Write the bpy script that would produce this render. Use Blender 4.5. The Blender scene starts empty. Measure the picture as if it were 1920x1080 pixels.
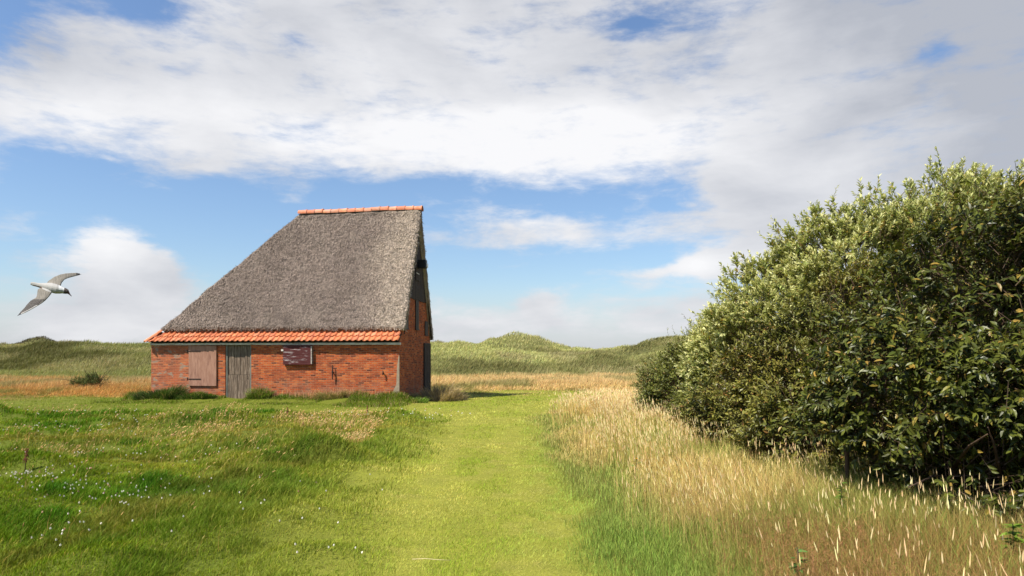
import bpy, bmesh, math, random
import numpy as np
from mathutils import Vector, Matrix
R = math.radians
rng = np.random.default_rng(7)
random.seed(7)
scene = bpy.context.scene
COL = scene.collection

# ------------------------------------------------------------------ camera
cam_d = bpy.data.cameras.new('camera'); cam = bpy.data.objects.new('camera', cam_d); COL.objects.link(cam)
cam.location = (0, 0, 1.65); cam.rotation_euler = (R(90), 0, 0)
cam_d.lens = 24.0; cam_d.sensor_width = 36.0; cam_d.shift_y = 0.0651
cam_d.clip_start = 0.05; cam_d.clip_end = 4000
scene.camera = cam

# ------------------------------------------------------------------ light
TO_SUN = Vector((-5.1, -3.4, 8.7)).normalized()
sun_d = bpy.data.lights.new('sun', 'SUN'); sun = bpy.data.objects.new('sun', sun_d); COL.objects.link(sun)
sun_d.energy = 5.0; sun_d.angle = R(0.55); sun_d.color = (1.0, 0.94, 0.84)
sun.rotation_euler = TO_SUN.to_track_quat('Z', 'Y').to_euler(); sun.location = (-20, -14, 34)
scene.view_settings.view_transform = 'Standard'; scene.view_settings.look = 'None'
scene.view_settings.gamma = 1.0; scene.view_settings.exposure = 0.70

# ------------------------------------------------------------------ node helpers
class NT:
    def __init__(s, tree): s.t = tree; s.n = tree.nodes; s.l = tree.links
    def put(s, sock, v):
        if v is None: return
        if isinstance(v, bpy.types.NodeSocket): s.l.new(v, sock)
        elif isinstance(v, (tuple, list)):
            if len(sock.default_value) == 4 and len(v) == 3: v = (*v, 1)
            sock.default_value = v
        else: sock.default_value = v
    def m(s, op, a, b=None, c=None, clamp=False):
        n = s.n.new('ShaderNodeMath'); n.operation = op; n.use_clamp = clamp
        s.put(n.inputs[0], a); s.put(n.inputs[1], b); s.put(n.inputs[2], c); return n.outputs[0]
    def v(s, op, a, b=None, out=0):
        n = s.n.new('ShaderNodeVectorMath'); n.operation = op
        s.put(n.inputs[0], a); s.put(n.inputs[1], b); return n.outputs[out]
    def mix(s, f, a, b, mode='MIX'):
        n = s.n.new('ShaderNodeMix'); n.data_type = 'RGBA'; n.blend_type = mode
        s.put(n.inputs[0], f); s.put(n.inputs[6], a); s.put(n.inputs[7], b); return n.outputs[2]
    def ramp(s, x, a, b, lo=0.0, hi=1.0, smooth=True):
        n = s.n.new('ShaderNodeMapRange'); n.interpolation_type = 'SMOOTHSTEP' if smooth else 'LINEAR'
        s.put(n.inputs[0], x); s.put(n.inputs[1], a); s.put(n.inputs[2], b); s.put(n.inputs[3], lo); s.put(n.inputs[4], hi); return n.outputs[0]
    def noise(s, vec, scale, detail=4, rough=0.5, dist=0.0, out='Fac'):
        n = s.n.new('ShaderNodeTexNoise'); s.put(n.inputs['Vector'], vec); n.inputs['Scale'].default_value = scale
        n.inputs['Detail'].default_value = detail; n.inputs['Roughness'].default_value = rough; n.inputs['Distortion'].default_value = dist
        return n.outputs[out]
    def mapping(s, vec, sc=(1, 1, 1), loc=(0, 0, 0), rot=(0, 0, 0)):
        n = s.n.new('ShaderNodeMapping'); s.put(n.inputs[0], vec); n.inputs['Location'].default_value = loc
        n.inputs['Rotation'].default_value = rot; n.inputs['Scale'].default_value = sc; return n.outputs[0]

# ------------------------------------------------------------------ world: Nishita sky with cloud cover
world = bpy.data.worlds.new('World'); scene.world = world; world.use_nodes = True
W = NT(world.node_tree); W.n.clear()
def build_world():
    tc = W.n.new('ShaderNodeTexCoord').outputs['Generated']
    sky = W.n.new('ShaderNodeTexSky'); sky.sky_type = 'NISHITA'; sky.sun_disc = False
    sky.sun_elevation = math.asin(TO_SUN.z); sky.sun_rotation = math.atan2(TO_SUN.x, TO_SUN.y)
    sky.air_density = 1.15; sky.dust_density = 0.6; sky.ozone_density = 2.2
    sep = W.n.new('ShaderNodeSeparateXYZ'); W.l.new(tc, sep.inputs[0])
    az = W.m('ARCTAN2', sep.outputs[0], sep.outputs[1]); el = W.m('ARCSINE', sep.outputs[2])
    cmb = W.n.new('ShaderNodeCombineXYZ'); W.put(cmb.inputs[0], az); W.put(cmb.inputs[1], el)
    P0 = cmb.outputs[0]
    # turbulence: warp the direction before looking up the cloud masses
    wz = W.noise(W.mapping(P0, (1, 2.0, 1)), 5.0, 6, 0.6, 0, 'Color')
    wz = W.v('SUBTRACT', wz, (0.5, 0.5, 0.5)); P = W.v('ADD', P0, W.v('MULTIPLY', wz, (0.15, 0.075, 0)))
    def blob(a, e, sa, se, rot=0.0, src=None):
        d = W.v('SUBTRACT', src or P, (R(a), R(e), 0))
        if rot: d = W.mapping(d, (1, 1, 1), (0, 0, 0), (0, 0, R(rot)))
        d = W.v('MULTIPLY', d, (1 / R(sa), 1 / R(se), 0))
        q = W.v('DOT_PRODUCT', d, d, 1)
        return W.m('POWER', 2.71828, W.m('MULTIPLY', q, -1.0))
    def total(items, src=None):
        acc = None
        for (w, *b) in items:
            x = W.m('MULTIPLY', blob(*b, src=src), w); acc = x if acc is None else W.m('ADD', acc, x)
        return acc
    # broad deck above about 14 degrees, lower towards the right
    base = W.ramp(W.m('ADD', el, W.m('MULTIPLY', W.ramp(az, R(12), R(27)), R(9))), R(11.0), R(17.0), -0.10, 0.92)
    # the deck breaks up overhead and behind the viewer, where the sun comes through
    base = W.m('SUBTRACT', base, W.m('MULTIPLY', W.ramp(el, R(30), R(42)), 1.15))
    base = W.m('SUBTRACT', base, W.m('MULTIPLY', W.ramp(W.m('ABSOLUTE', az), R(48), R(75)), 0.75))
    plus = total([(1.35, -30.2, 4.0, 4.3, 2.9), (1.25, -30.0, 6.9, 2.7, 1.8), (-0.35, -24.5, 8.5, 2.5, 2.0), (0.65, -28.0, 2.4, 9.0, 2.2),
                  (0.75, 3.0, 10.6, 8.0, 1.3, 6), (0.65, 13.0, 11.0, 4.5, 1.5), (0.6, -2.0, 9.6, 6.0, 1.0),
                  (1.2, 14.6, 6.9, 5.0, 0.95, -9), (1.0, 19.0, 7.6, 5.0, 2.0), (0.62, 8.0, 3.0, 10.0, 1.7),
                  (0.75, 2.5, 3.7, 2.0, 1.5), (0.75, -3.5, 2.6, 5.0, 2.0), (0.5, 18.0, 3.6, 8.0, 1.3),
                  (0.4, -25.0, 14.1, 4.0, 1.0), (0.6, 21.0, 12.0, 4.5, 4.0), (0.4, -18.0, 12.2, 2.2, 0.9),
                  (0.35, -36.0, 9.6, 3.0, 1.2)])
    minus = total([(1.9, -38.5, 22.8, 3.6, 3.0), (1.0, -29.5, 24.2, 4.5, 1.6), (0.95, 10.8, 25.8, 5.2, 1.3),
                   (0.62, 31.3, 21.3, 2.2, 1.2), (0.55, 17.0, 23.0, 2.0, 1.0), (0.5, -8.0, 13.5, 7.0, 1.3),
                   (0.55, -33.0, 13.7, 4.0, 0.8), (0.35, 8.0, 12.8, 8.0, 1.2)])
    n1 = W.noise(W.mapping(P0, (1, 2.4, 1), (3.1, 1.7, 0)), 7.0, 8, 0.62, 0.35)
    n2 = W.noise(W.mapping(P0, (1, 3.4, 1), (1.3, 5.0, 0), (0, 0, R(-6))), 17.0, 6, 0.62, 0.2)
    dens = W.m('ADD', W.m('SUBTRACT', W.m('ADD', base, plus), minus),
               W.m('ADD', W.m('MULTIPLY', W.m('SUBTRACT', n1, 0.5), 1.5), W.m('MULTIPLY', W.m('SUBTRACT', n2, 0.5), 1.15)))
    mask = W.ramp(dens, 0.02, 0.95)
    # cloud tone: lavender grey against sunlit white
    n3 = W.noise(W.mapping(P0, (1, 2.2, 1), (8.1, 2.7, 0)), 4.2, 7, 0.52, 0.3)
    tone = total([(0.55, -6, 16.5, 20, 5.5, 4), (0.45, 10, 17.5, 12, 3.5), (0.25, -30, 16, 12, 4), (0.35, 14.5, 7.2, 4, 1.4),
                  (0.45, -32, 7.5, 4, 2.2), (-0.6, 40, 19, 12, 11), (-0.35, -36, 21, 6, 4), (0.22, 8, 2.5, 20, 2.5), (-0.3, 22, 25, 22, 4)], src=P0)
    light = W.m('ADD', W.m('ADD', tone, 0.42), W.m('MULTIPLY', W.m('SUBTRACT', n3, 0.5), 1.5))
    light = W.m('ADD', light, W.m('MULTIPLY', W.m('SUBTRACT', n2, 0.5), 0.25))
    ccol = W.mix(W.ramp(light, 0.0, 1.0, smooth=False), (0.300, 0.315, 0.352, 1), (0.600, 0.598, 0.606, 1))
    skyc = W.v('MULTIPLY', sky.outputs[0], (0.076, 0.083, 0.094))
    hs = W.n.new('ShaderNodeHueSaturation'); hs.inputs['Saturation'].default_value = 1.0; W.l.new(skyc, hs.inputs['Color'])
    # horizon veil of thin cloud
    veil = W.ramp(el, R(0.0), R(6.5), 0.68, 0.0)
    c = W.mix(veil, hs.outputs[0], (0.385, 0.405, 0.465, 1))
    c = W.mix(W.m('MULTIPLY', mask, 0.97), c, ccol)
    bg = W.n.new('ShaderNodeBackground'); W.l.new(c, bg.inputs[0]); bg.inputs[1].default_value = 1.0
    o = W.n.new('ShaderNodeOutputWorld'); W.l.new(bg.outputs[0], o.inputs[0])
build_world()

# ------------------------------------------------------------------ numpy helpers
def _h(ix, iy, seed):
    n = (ix.astype(np.int64) * 374761393 + iy.astype(np.int64) * 668265263 + seed * 974634777) & 0xffffffff
    n = ((n ^ (n >> 13)) * 1274126177) & 0xffffffff
    return ((n ^ (n >> 16)) & 0xffff) / 65535.0
def vnoise(x, y, seed=0):
    x = np.asarray(x, float); y = np.asarray(y, float)
    ix = np.floor(x); iy = np.floor(y); fx = x - ix; fy = y - iy
    fx = fx * fx * (3 - 2 * fx); fy = fy * fy * (3 - 2 * fy)
    a = _h(ix, iy, seed); b = _h(ix + 1, iy, seed); c = _h(ix, iy + 1, seed); d = _h(ix + 1, iy + 1, seed)
    return (a * (1 - fx) + b * fx) * (1 - fy) + (c * (1 - fx) + d * fx) * fy
def fbm(x, y, seed=0, oct=4):
    s = 0; a = 0.5; t = 0
    for k in range(oct):
        s = s + a * vnoise(x * 2 ** k, y * 2 ** k, seed + k * 17); t += a; a *= 0.5
    return s / t
def sstep(a, b, x):
    t = np.clip((x - a) / (b - a), 0, 1); return t * t * (3 - 2 * t)
def gauss(x, y, cx, cy, sx, sy): return np.exp(-((x - cx) / sx) ** 2 - ((y - cy) / sy) ** 2)

def mesh_np(name, verts, quads=None, tris=None, cols=None, mats=(), uv=None, smooth=False, midx=None):
    me = bpy.data.meshes.new(name)
    verts = np.asarray(verts, np.float32)
    q = np.zeros((0, 4), np.int32) if quads is None else np.asarray(quads, np.int32)
    t = np.zeros((0, 3), np.int32) if tris is None else np.asarray(tris, np.int32)
    me.vertices.add(len(verts)); me.vertices.foreach_set('co', verts.ravel())
    loops = np.concatenate([q.ravel(), t.ravel()])
    me.loops.add(len(loops)); me.loops.foreach_set('vertex_index', loops)
    starts = np.concatenate([np.arange(len(q)) * 4, len(q) * 4 + np.arange(len(t)) * 3]).astype(np.int32)
    me.polygons.add(len(starts)); me.polygons.foreach_set('loop_start', starts)
    if midx is not None: me.polygons.foreach_set('material_index', np.asarray(midx, np.int32))
    me.polygons.foreach_set('use_smooth', np.full(len(starts), smooth))
    me.update(calc_edges=True)
    if cols is not None:
        ca = me.color_attributes.new('Col', 'FLOAT_COLOR', 'POINT')
        c4 = np.ones((len(verts), 4), np.float32); c4[:, :3] = cols; ca.data.foreach_set('color', c4.ravel())
    if uv is not None:
        ul = me.uv_layers.new(name='UVMap'); ul.data.foreach_set('uv', np.asarray(uv, np.float32)[loops].ravel())
    for m in mats: me.materials.append(m)
    return me
def link(name, me, parent=None, loc=None):
    o = bpy.data.objects.new(name, me); COL.objects.link(o)
    if parent is not None: o.parent = parent
    if loc is not None: o.location = loc
    return o
def tag(o, label=None, cat=None, group=None, kind=None):
    for k, v in (('label', label), ('category', cat), ('group', group), ('kind', kind)):
        if v: o[k] = v
    return o
def empty(name, loc, label, cat, group=None, rz=0.0):
    o = bpy.data.objects.new(name, None); COL.objects.link(o); o.location = loc; o.rotation_euler = (0, 0, rz)
    o.empty_display_size = 0.3
    return tag(o, label, cat, group)

# ------------------------------------------------------------------ terrain shape
CX = -4.62; CY = 28.0
U = np.array([-0.987, 0.160]); V = np.array([0.095, 0.995])
XR_D = [0, 5.95, 8.7, 13.4, 18.3, 22.0, 23.5, 26, 31, 60]; XR_X = [0.75, 0.85, 0.95, 0.85, 0.70, 0.85, 1.3, 3.2, 6.2, 9]
XL_D = [0, 5.95, 8.7, 12.0, 17.0, 21.0, 23.0, 25.0]; XL_X = [-1.8, -1.9, -2.1, -2.3, -2.3, -2.6, -4.5, -14]
def height(x, y):
    x = np.asarray(x, float); y = np.asarray(y, float)
    z = -0.30 + (fbm(x * 0.35, y * 0.35, 3, 4) - 0.5) * 0.16
    left = sstep(-1.3, -3.0, x) * sstep(24.5, 21, y) * sstep(-4, 2, y)
    z = z + left * ((fbm(x * 0.8, y * 0.8, 11, 4) - 0.45) * 0.52 + 0.03)
    for (cx, cy, sx, sy, h) in ((-8.7, 17.4, 1.0, 0.5, .26), (-8.0, 18.6, 1.1, .6, .22), (-3.4, 12.4, 0.9, .4, .26), (-2.6, 11.2, .6, .35, .2), (-4.6, 13.6, 1.0, .5, .22),
                                 (-15.5, 19.6, 1.6, .6, .3), (-7.6, 8.6, 1.1, .6, .25), (-5.5, 15.5, 1.6, 1.2, .12), (-2.3, 8.0, .6, .3, .12), (-8.4, 10.8, 1.6, .5, .2), (-2.0, 6.6, .5, .35, .1)):
        z = z + h * 1.35 * gauss(x, y, cx, cy, sx, sy)
    # bank of soil along the barn's front wall, open at the door
    dx = x - CX; dy = y - CY
    det = U[0] * V[1] - U[1] * V[0]
    s = (dx * V[1] - dy * V[0]) / det; t = (U[0] * dy - U[1] * dx) / det
    along = sstep(-0.8, 0.0, s) * sstep(13.0, 11.6, s) * (1 - 0.95 * gauss(s, 0, 7.15, 0, 0.74, 1))
    z = z + 0.22 * along * np.exp(-(np.minimum(t + 0.1, 0) / 0.55) ** 2) * (t < 2)
    # ground rises a little under the right-hand tall grass
    z = z + 0.06 * sstep(0.6, 2.0, x) * sstep(24, 20, y)
    # dunes
    dn = sstep(50, 86, y + 3.0 * (fbm(x * 0.05, y * 0.02, 5, 2) - 0.5) * 2 - 8 * sstep(-8, 4, x) + 2.0)
    hump = (fbm(x * 0.055 + 9, y * 0.07, 21, 4) - 0.48) * 2.6
    z = z + dn * (fbm(x * 0.22, y * 0.22, 91, 4) - 0.5) * 1.5 * sstep(54, 66, y)
    z = z + dn * (2.2 + hump * sstep(50, 80, y))
    z = z + sstep(45, 60, y) * (0.9 * gauss(x, y, -34, 64, 9, 5) + 0.6 * gauss(x, y, -47, 70, 9, 6) + 0.7 * gauss(x, y, 4, 68, 9, 5) + 0.7 * gauss(x, y, -7, 64, 5, 6))
    z = z + 1.5 * gauss(x, y, -97, 140, 4.5, 14) + 1.0 * gauss(x, y, -106, 140, 12, 18) + 0.9 * gauss(x, y, -86, 140, 5, 14)
    z = z + dn * (0.11 - np.abs(fbm(x * 0.085 + 2, y * 0.05, 95, 3) - 0.5)) * 5.0 * sstep(60, 75, y)
    z = z + 0.6 * gauss(x, y, 1.2, 110, 3.6, 9) + 1.85 * gauss(x, y, -0.5, 112, 11.5, 13) + 0.55 * gauss(x, y, 14, 110, 4.5, 12) + 0.6 * gauss(x, y, -8, 104, 4, 10)
    z = z + 1.7 * gauss(x, y, 27, 88, 8, 12) + 0.7 * gauss(x, y, 20, 84, 5, 12) + 2.0 * gauss(x, y, 45, 90, 18, 16)
    z = z - sstep(160, 260, y) * 2.0
    return z
def bar(x, y):   # barn footprint test (with margin)
    dx = x - CX; dy = y - CY; det = U[0] * V[1] - U[1] * V[0]
    s = (dx * V[1] - dy * V[0]) / det; t = (U[0] * dy - U[1] * dx) / det
    return (s > -0.04) & (s < 11.4) & (t > -0.03) & (t < 6.0)
def zone_path(x, y):
    e = (fbm(x * 1.3, y * 0.9, 31, 3) - 0.5) * 0.8
    xl = np.interp(y, XL_D, XL_X); xr = np.interp(y, XR_D, XR_X); e = e + (fbm(x * 0.35 + 4, y * 0.3, 33, 2) - 0.5) * 1.1
    return sstep(-0.9, 0.9, x - xl + e) * sstep(-0.3, 0.25, xr - x + e * 0.7)
def zone_lawn(x, y):       # mown ground round the barn
    e = (fbm(x * 0.22, y * 0.3, 37, 3) - 0.5) * 4
    near = sstep(20.0, 25.5, y + e * 2.2)
    far = np.where(x < -6, 32.5, 36.0 + sstep(2, 8, x) * 1.0)
    return near * sstep(4.0, -2.0, y + e * 0.9 - far) * sstep(-0.3, 0.3, np.interp(y, XR_D, XR_X) - x)
def zone_tall(x, y):
    e = (fbm(x * 1.3, y * 0.9, 31, 3) - 0.5) * 0.8
    xr = np.interp(y, XR_D, XR_X); e = e + (fbm(x * 0.8 + 4, y * 0.7, 34, 2) - 0.5) * 1.0
    return sstep(-0.35, 0.6, x - xr - e * 0.7) * sstep(34, 28, y)
def zone_field(x, y):
    return sstep(-4.0, 3.0, y + (fbm(x * 0.25, y * 0.3, 43, 3) - 0.5) * 9 - np.where(x < -6, 32.5, 37.0)) * sstep(2, -2, y - 50 - 9 * sstep(-8, 2, x))

# ------------------------------------------------------------------ materials
def new_mat(name):
    m = bpy.data.materials.new(name); m.use_nodes = True; m.node_tree.nodes.clear(); t = NT(m.node_tree)
    o = t.n.new('ShaderNodeOutputMaterial'); return m, t, o
def principled(t, o, color, rough=0.8, bump=None, bstr=0.3, bdist=0.01, spec=0.3, metal=0.0):
    p = t.n.new('ShaderNodeBsdfPrincipled'); t.put(p.inputs['Base Color'], color); t.put(p.inputs['Roughness'], rough)
    p.inputs['Specular IOR Level'].default_value = spec; p.inputs['Metallic'].default_value = metal
    if bump is not None:
        b = t.n.new('ShaderNodeBump'); b.inputs['Strength'].default_value = bstr; b.inputs['Distance'].default_value = bdist
        t.l.new(bump, b.inputs['Height']); t.l.new(b.outputs[0], p.inputs['Normal'])
    t.l.new(p.outputs[0], o.inputs[0]); return p
def attr(t, name='Col'):
    a = t.n.new('ShaderNodeAttribute'); a.attribute_name = name; return a.outputs['Color']
def foliage_mat(name, trans=0.35, gloss=0.0, rough=0.45, tint=(1.1, 1.15, 0.7)):
    m, t, o = new_mat(name); c = attr(t)
    p = t.n.new('ShaderNodeBsdfPrincipled'); t.l.new(c, p.inputs['Base Color']); p.inputs['Roughness'].default_value = rough
    p.inputs['Specular IOR Level'].default_value = gloss
    tr = t.n.new('ShaderNodeBsdfTranslucent'); t.l.new(t.mix(1.0, c, tint, 'MULTIPLY'), tr.inputs[0])
    mx = t.n.new('ShaderNodeMixShader'); mx.inputs[0].default_value = trans
    t.l.new(p.outputs[0], mx.inputs[1]); t.l.new(tr.outputs[0], mx.inputs[2]); t.l.new(mx.outputs[0], o.inputs[0]); return m
M_grass = foliage_mat('grass_blade', 0.25, 0.10, 0.6)
M_head = foliage_mat('seed_head', 0.3, 0.08, 0.8, (1.0, 0.9, 0.7))
M_leaf = foliage_mat('glossy_leaf', 0.22, 0.3, 0.4)
M_wleaf = foliage_mat('felted_leaf', 0.3, 0.2, 0.6)

m, t, o = new_mat('soil_and_turf'); M_ground = m
tc = t.n.new('ShaderNodeTexCoord').outputs['Object']
n1 = t.noise(tc, 3.0, 5, 0.6); n2 = t.noise(tc, 30.0, 4, 0.6)
c = t.mix(t.ramp(n1, 0.3, 0.7, 0.0, 0.35), attr(t), (0.10, 0.11, 0.02))
c = t.mix(t.ramp(n2, 0.35, 0.75, 0.0, 0.35), c, (0.05, 0.06, 0.012))
principled(t, o, c, 0.95, n2, 0.6, 0.04, 0.1)

m, t, o = new_mat('old_red_brick'); M_brick = m
uv = t.n.new('ShaderNodeTexCoord').outputs['UV']
wob = t.v('MULTIPLY', t.v('SUBTRACT', t.noise(uv, 6.0, 3, 0.5, 0, 'Color'), (0.5, 0.5, 0.5)), (0.02, 0.02, 0))
b = t.n.new('ShaderNodeTexBrick'); t.l.new(t.v('ADD', uv, wob), b.inputs['Vector'])
b.inputs['Scale'].default_value = 1.0; b.inputs['Brick Width'].default_value = 0.235; b.inputs['Row Height'].default_value = 0.074
b.inputs['Mortar Size'].default_value = 0.0105; b.inputs['Mortar Smooth'].default_value = 0.2; b.inputs['Bias'].default_value = -0.1
b.inputs['Color1'].default_value = (0.54, 0.105, 0.024, 1); b.inputs['Color2'].default_value = (0.30, 0.055, 0.018, 1); b.inputs['Mortar'].default_value = (0.40, 0.19, 0.10, 1)
wsep = t.n.new('ShaderNodeSeparateXYZ'); t.l.new(t.v('ADD', uv, wob), wsep.inputs[0])
row = t.m('FLOOR', t.m('DIVIDE', wsep.outputs[1], 0.074)); even = t.m('SUBTRACT', 1.0, t.m('FLOORED_MODULO', row, 2.0))
colm = t.m('FLOOR', t.m('ADD', t.m('DIVIDE', wsep.outputs[0], 0.235), t.m('MULTIPLY', even, 0.5)))
cc = t.n.new('ShaderNodeCombineXYZ'); t.l.new(colm, cc.inputs[0]); t.l.new(row, cc.inputs[1])
vo = t.n.new('ShaderNodeTexWhiteNoise'); t.l.new(cc.outputs[0], vo.inputs[0])
notm = t.m('SUBTRACT', 1.0, b.outputs['Fac'])
c = t.mix(t.m('MULTIPLY', notm, t.ramp(vo.outputs[0], 0.65, 0.95, 0, 0.75)), b.outputs[0], (0.64, 0.19, 0.05))
c = t.mix(t.m('MULTIPLY', notm, t.ramp(vo.outputs[0], 0.0, 0.28, 0.9, 0.0)), c, (0.085, 0.028, 0.02))
c = t.mix(t.ramp(t.noise(uv, 1.9, 6, 0.7), 0.44, 0.66, 0, 0.7), c, (0.22, 0.065, 0.032))
pale = t.m('MULTIPLY', t.ramp(t.noise(uv, 1.3, 6, 0.7), 0.50, 0.68), t.ramp(t.noise(uv, 14, 3, 0.6), 0.40, 0.6))
c = t.mix(t.m('MULTIPLY', pale, 0.22), c, (0.60, 0.34, 0.17))
sx = t.n.new('ShaderNodeSeparateXYZ'); t.l.new(uv, sx.inputs[0])
lime = t.m('MULTIPLY', t.ramp(sx.outputs[0], 8.4, 9.4), t.ramp(t.noise(t.mapping(uv, (1, 1.6, 1)), 2.6, 4, 0.55, 0.3), 0.555, 0.61))
c = t.mix(t.m('MULTIPLY', lime, 0.85), c, (0.30, 0.26, 0.19))
c = t.mix(t.ramp(sx.outputs[0], 8.0, 9.5, 0, 0.2), c, (0.46, 0.22, 0.14))
damp = t.m('MULTIPLY', t.ramp(sx.outputs[1], 0.75, 0.05), t.ramp(t.noise(t.mapping(uv, (1.3, 2.2, 1)), 1.6, 5, 0.65), 0.42, 0.62))
c = t.mix(t.m('MULTIPLY', damp, 0.5), c, (0.30, 0.20, 0.13))
hgt = t.m('SUBTRACT', t.noise(uv, 40, 3, 0.6), t.m('MULTIPLY', b.outputs['Fac'], 1.5))
c = t.mix(1.0, c, (0.9, 0.88, 0.9), 'MULTIPLY')
principled(t, o, c, 0.9, hgt, 0.7, 0.012, 0.15)

m, t, o = new_mat('orange_clay_tile'); M_tile = m
tc = t.n.new('ShaderNodeTexCoord').outputs['Object']
c = t.mix(t.ramp(t.noise(tc, 5, 4, 0.6), 0.3, 0.75), attr(t), (0.52, 0.15, 0.055))
c = t.mix(t.ramp(t.noise(tc, 22, 4, 0.7), 0.58, 0.8, 0, 0.35), c, (0.20, 0.11, 0.07))
c = t.mix(t.ramp(t.noise(tc, 2.2, 3, 0.5), 0.66, 0.74, 0, 0.35), c, (0.52, 0.34, 0.07))
principled(t, o, c, 0.7, t.noise(tc, 30, 3, 0.6), 0.3, 0.01, 0.3)

m, t, o = new_mat('weathered_thatch'); M_thatch = m
tc = t.n.new('ShaderNodeTexCoord').outputs['Object']
c = t.mix(t.ramp(t.noise(t.mapping(tc, (7, 7, 3.5)), 6.0, 5, 0.7), 0.36, 0.64, 0, 0.5), attr(t), (0.085, 0.068, 0.055))
c = t.mix(t.ramp(t.noise(tc, 1.2, 5, 0.6), 0.45, 0.75, 0, 0.3), c, (0.42, 0.35, 0.28))
c = t.mix(t.ramp(t.noise(t.mapping(tc, (2.2, 2.2, 0.35)), 2.0, 5, 0.6), 0.50, 0.70, 0, 0.35), c, (0.13, 0.10, 0.08))
principled(t, o, c, 0.95, t.noise(t.mapping(tc, (10, 10, 5)), 4.0, 5, 0.75), 1.0, 0.07, 0.08)

def wood_mat(name, c1, c2, c3=None, amt=0.4, axis=(18, 18, 1.2), rough=0.85, th=(0.55, 0.62)):
    m, t, o = new_mat(name); tc = t.n.new('ShaderNodeTexCoord').outputs['Object']
    g = t.noise(t.mapping(tc, axis), 2.0, 6, 0.65, 0.5)
    c = t.mix(t.ramp(g, 0.3, 0.7), c1, c2)
    if c3: c = t.mix(t.ramp(t.noise(t.mapping(tc, axis, (3, 2, 1)), 1.6, 5, 0.7), th[0], th[1], 0, amt), c, c3)
    principled(t, o, c, rough, g, 0.5, 0.01, 0.2); return m
M_greywood = wood_mat('silvered_planks', (0.06, 0.042, 0.030), (0.24, 0.175, 0.125), (0.40, 0.31, 0.23), 0.6)
M_tarwood = wood_mat('tarred_planks', (0.018, 0.014, 0.013), (0.07, 0.052, 0.045), (0.13, 0.10, 0.085), 0.5)
M_brown = wood_mat('brown_board', (0.27, 0.135, 0.09), (0.38, 0.21, 0.145), (0.19, 0.095, 0.07), 0.6, (6, 6, 0.9))
M_maroon = wood_mat('flaking_maroon_paint', (0.060, 0.014, 0.014), (0.10, 0.026, 0.024), (0.42, 0.36, 0.35), 0.9, (1.1, 1.1, 12), 0.7, (0.575, 0.64))
M_fascia = wood_mat('flaking_pale_board', (0.40, 0.36, 0.31), (0.70, 0.65, 0.58), (0.14, 0.11, 0.09), 0.7, (1.2, 1.2, 10))
M_frame = wood_mat('grey_green_frame', (0.11, 0.11, 0.09), (0.26, 0.25, 0.21), (0.06, 0.05, 0.04), 0.6)
M_bark = wood_mat('bark', (0.035, 0.024, 0.017), (0.12, 0.075, 0.045), None, 0.4, (6, 6, 1.5))
def plain(name, col, rough=0.6, metal=0.0, spec=0.4, ns=20, amt=0.3):
    m, t, o = new_mat(name); tc = t.n.new('ShaderNodeTexCoord').outputs['Object']
    n = t.noise(tc, ns, 4, 0.6); c = t.mix(t.ramp(n, 0.3, 0.7, 0, amt), col, tuple(x * 0.5 for x in col))
    principled(t, o, c, rough, n, 0.2, 0.004, spec, metal); return m
M_iron = plain('rusted_iron', (0.03, 0.018, 0.014), 0.8, 0.2)
M_blackpaint = plain('black_housing', (0.015, 0.016, 0.02), 0.45)
M_glass = plain('frosted_lamp_glass', (0.6, 0.62, 0.62), 0.25)
M_shut = plain('dark_shutter_paint', (0.028, 0.02, 0.018), 0.7)
M_plaster = plain('grey_lime_render', (0.34, 0.27, 0.19), 0.95, 0, 0.1, 8, 0.5)

# ------------------------------------------------------------------ ground mesh
def build_ground():
    nr, na = 230, 900
    r = np.concatenate([[0.0], np.geomspace(0.5, 1500, nr)])
    # angular steps concentrated in front
    f = np.linspace(-1, 1, na + 1)[:-1]
    a = np.where(np.abs(f) < 0.72, f / 0.72 * R(50), np.sign(f) * (R(50) + (np.abs(f) - 0.72) / 0.28 * R(130)))
    RR, AA = np.meshgrid(r[1:], a, indexing='ij')
    x = RR * np.sin(AA); y = RR * np.cos(AA)
    z = height(x, np.where(y < 0, y * 0.2, y)); z = np.where(RR > 300, z - (RR - 300) * 0.004, z)
    vs = np.stack([x, y, z], -1).reshape(-1, 3); c0 = np.array([[0, 0, float(height(0., 0.))]])
    vs = np.vstack([vs, c0]); n = len(vs) - 1
    i, j = np.meshgrid(np.arange(nr - 1), np.arange(na), indexing='ij'); j2 = (j + 1) % na
    q = np.stack([i * na + j, i * na + j2, (i + 1) * na + j2, (i + 1) * na + j], -1).reshape(-1, 4)[:, ::-1]
    jj = np.arange(na); tr = np.stack([np.full(na, n), (jj + 1) % na, jj], -1)[:, ::-1]
    X, Y = vs[:, 0], vs[:, 1]
    col = np.tile(np.array([0.10, 0.125, 0.014]), (len(vs), 1))
    def put(mask, c): col[:] = col * (1 - mask[:, None]) + np.array(c) * mask[:, None]
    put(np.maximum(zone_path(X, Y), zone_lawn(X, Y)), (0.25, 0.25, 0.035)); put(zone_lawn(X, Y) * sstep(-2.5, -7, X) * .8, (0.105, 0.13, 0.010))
    put(zone_tall(X, Y), (0.12, 0.10, 0.025)); put(zone_field(X, Y), (0.25, 0.13, 0.05))
    d = sstep(50, 56, Y - 8 * sstep(-8, 2, X)); put(d, (0.17, 0.165, 0.055))
    put(d * sstep(0.5, 0.62, fbm(X * 0.11, Y * 0.07, 77, 4)), (0.075, 0.07, 0.03))
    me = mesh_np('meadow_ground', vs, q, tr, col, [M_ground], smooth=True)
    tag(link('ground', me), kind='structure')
build_ground()

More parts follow.
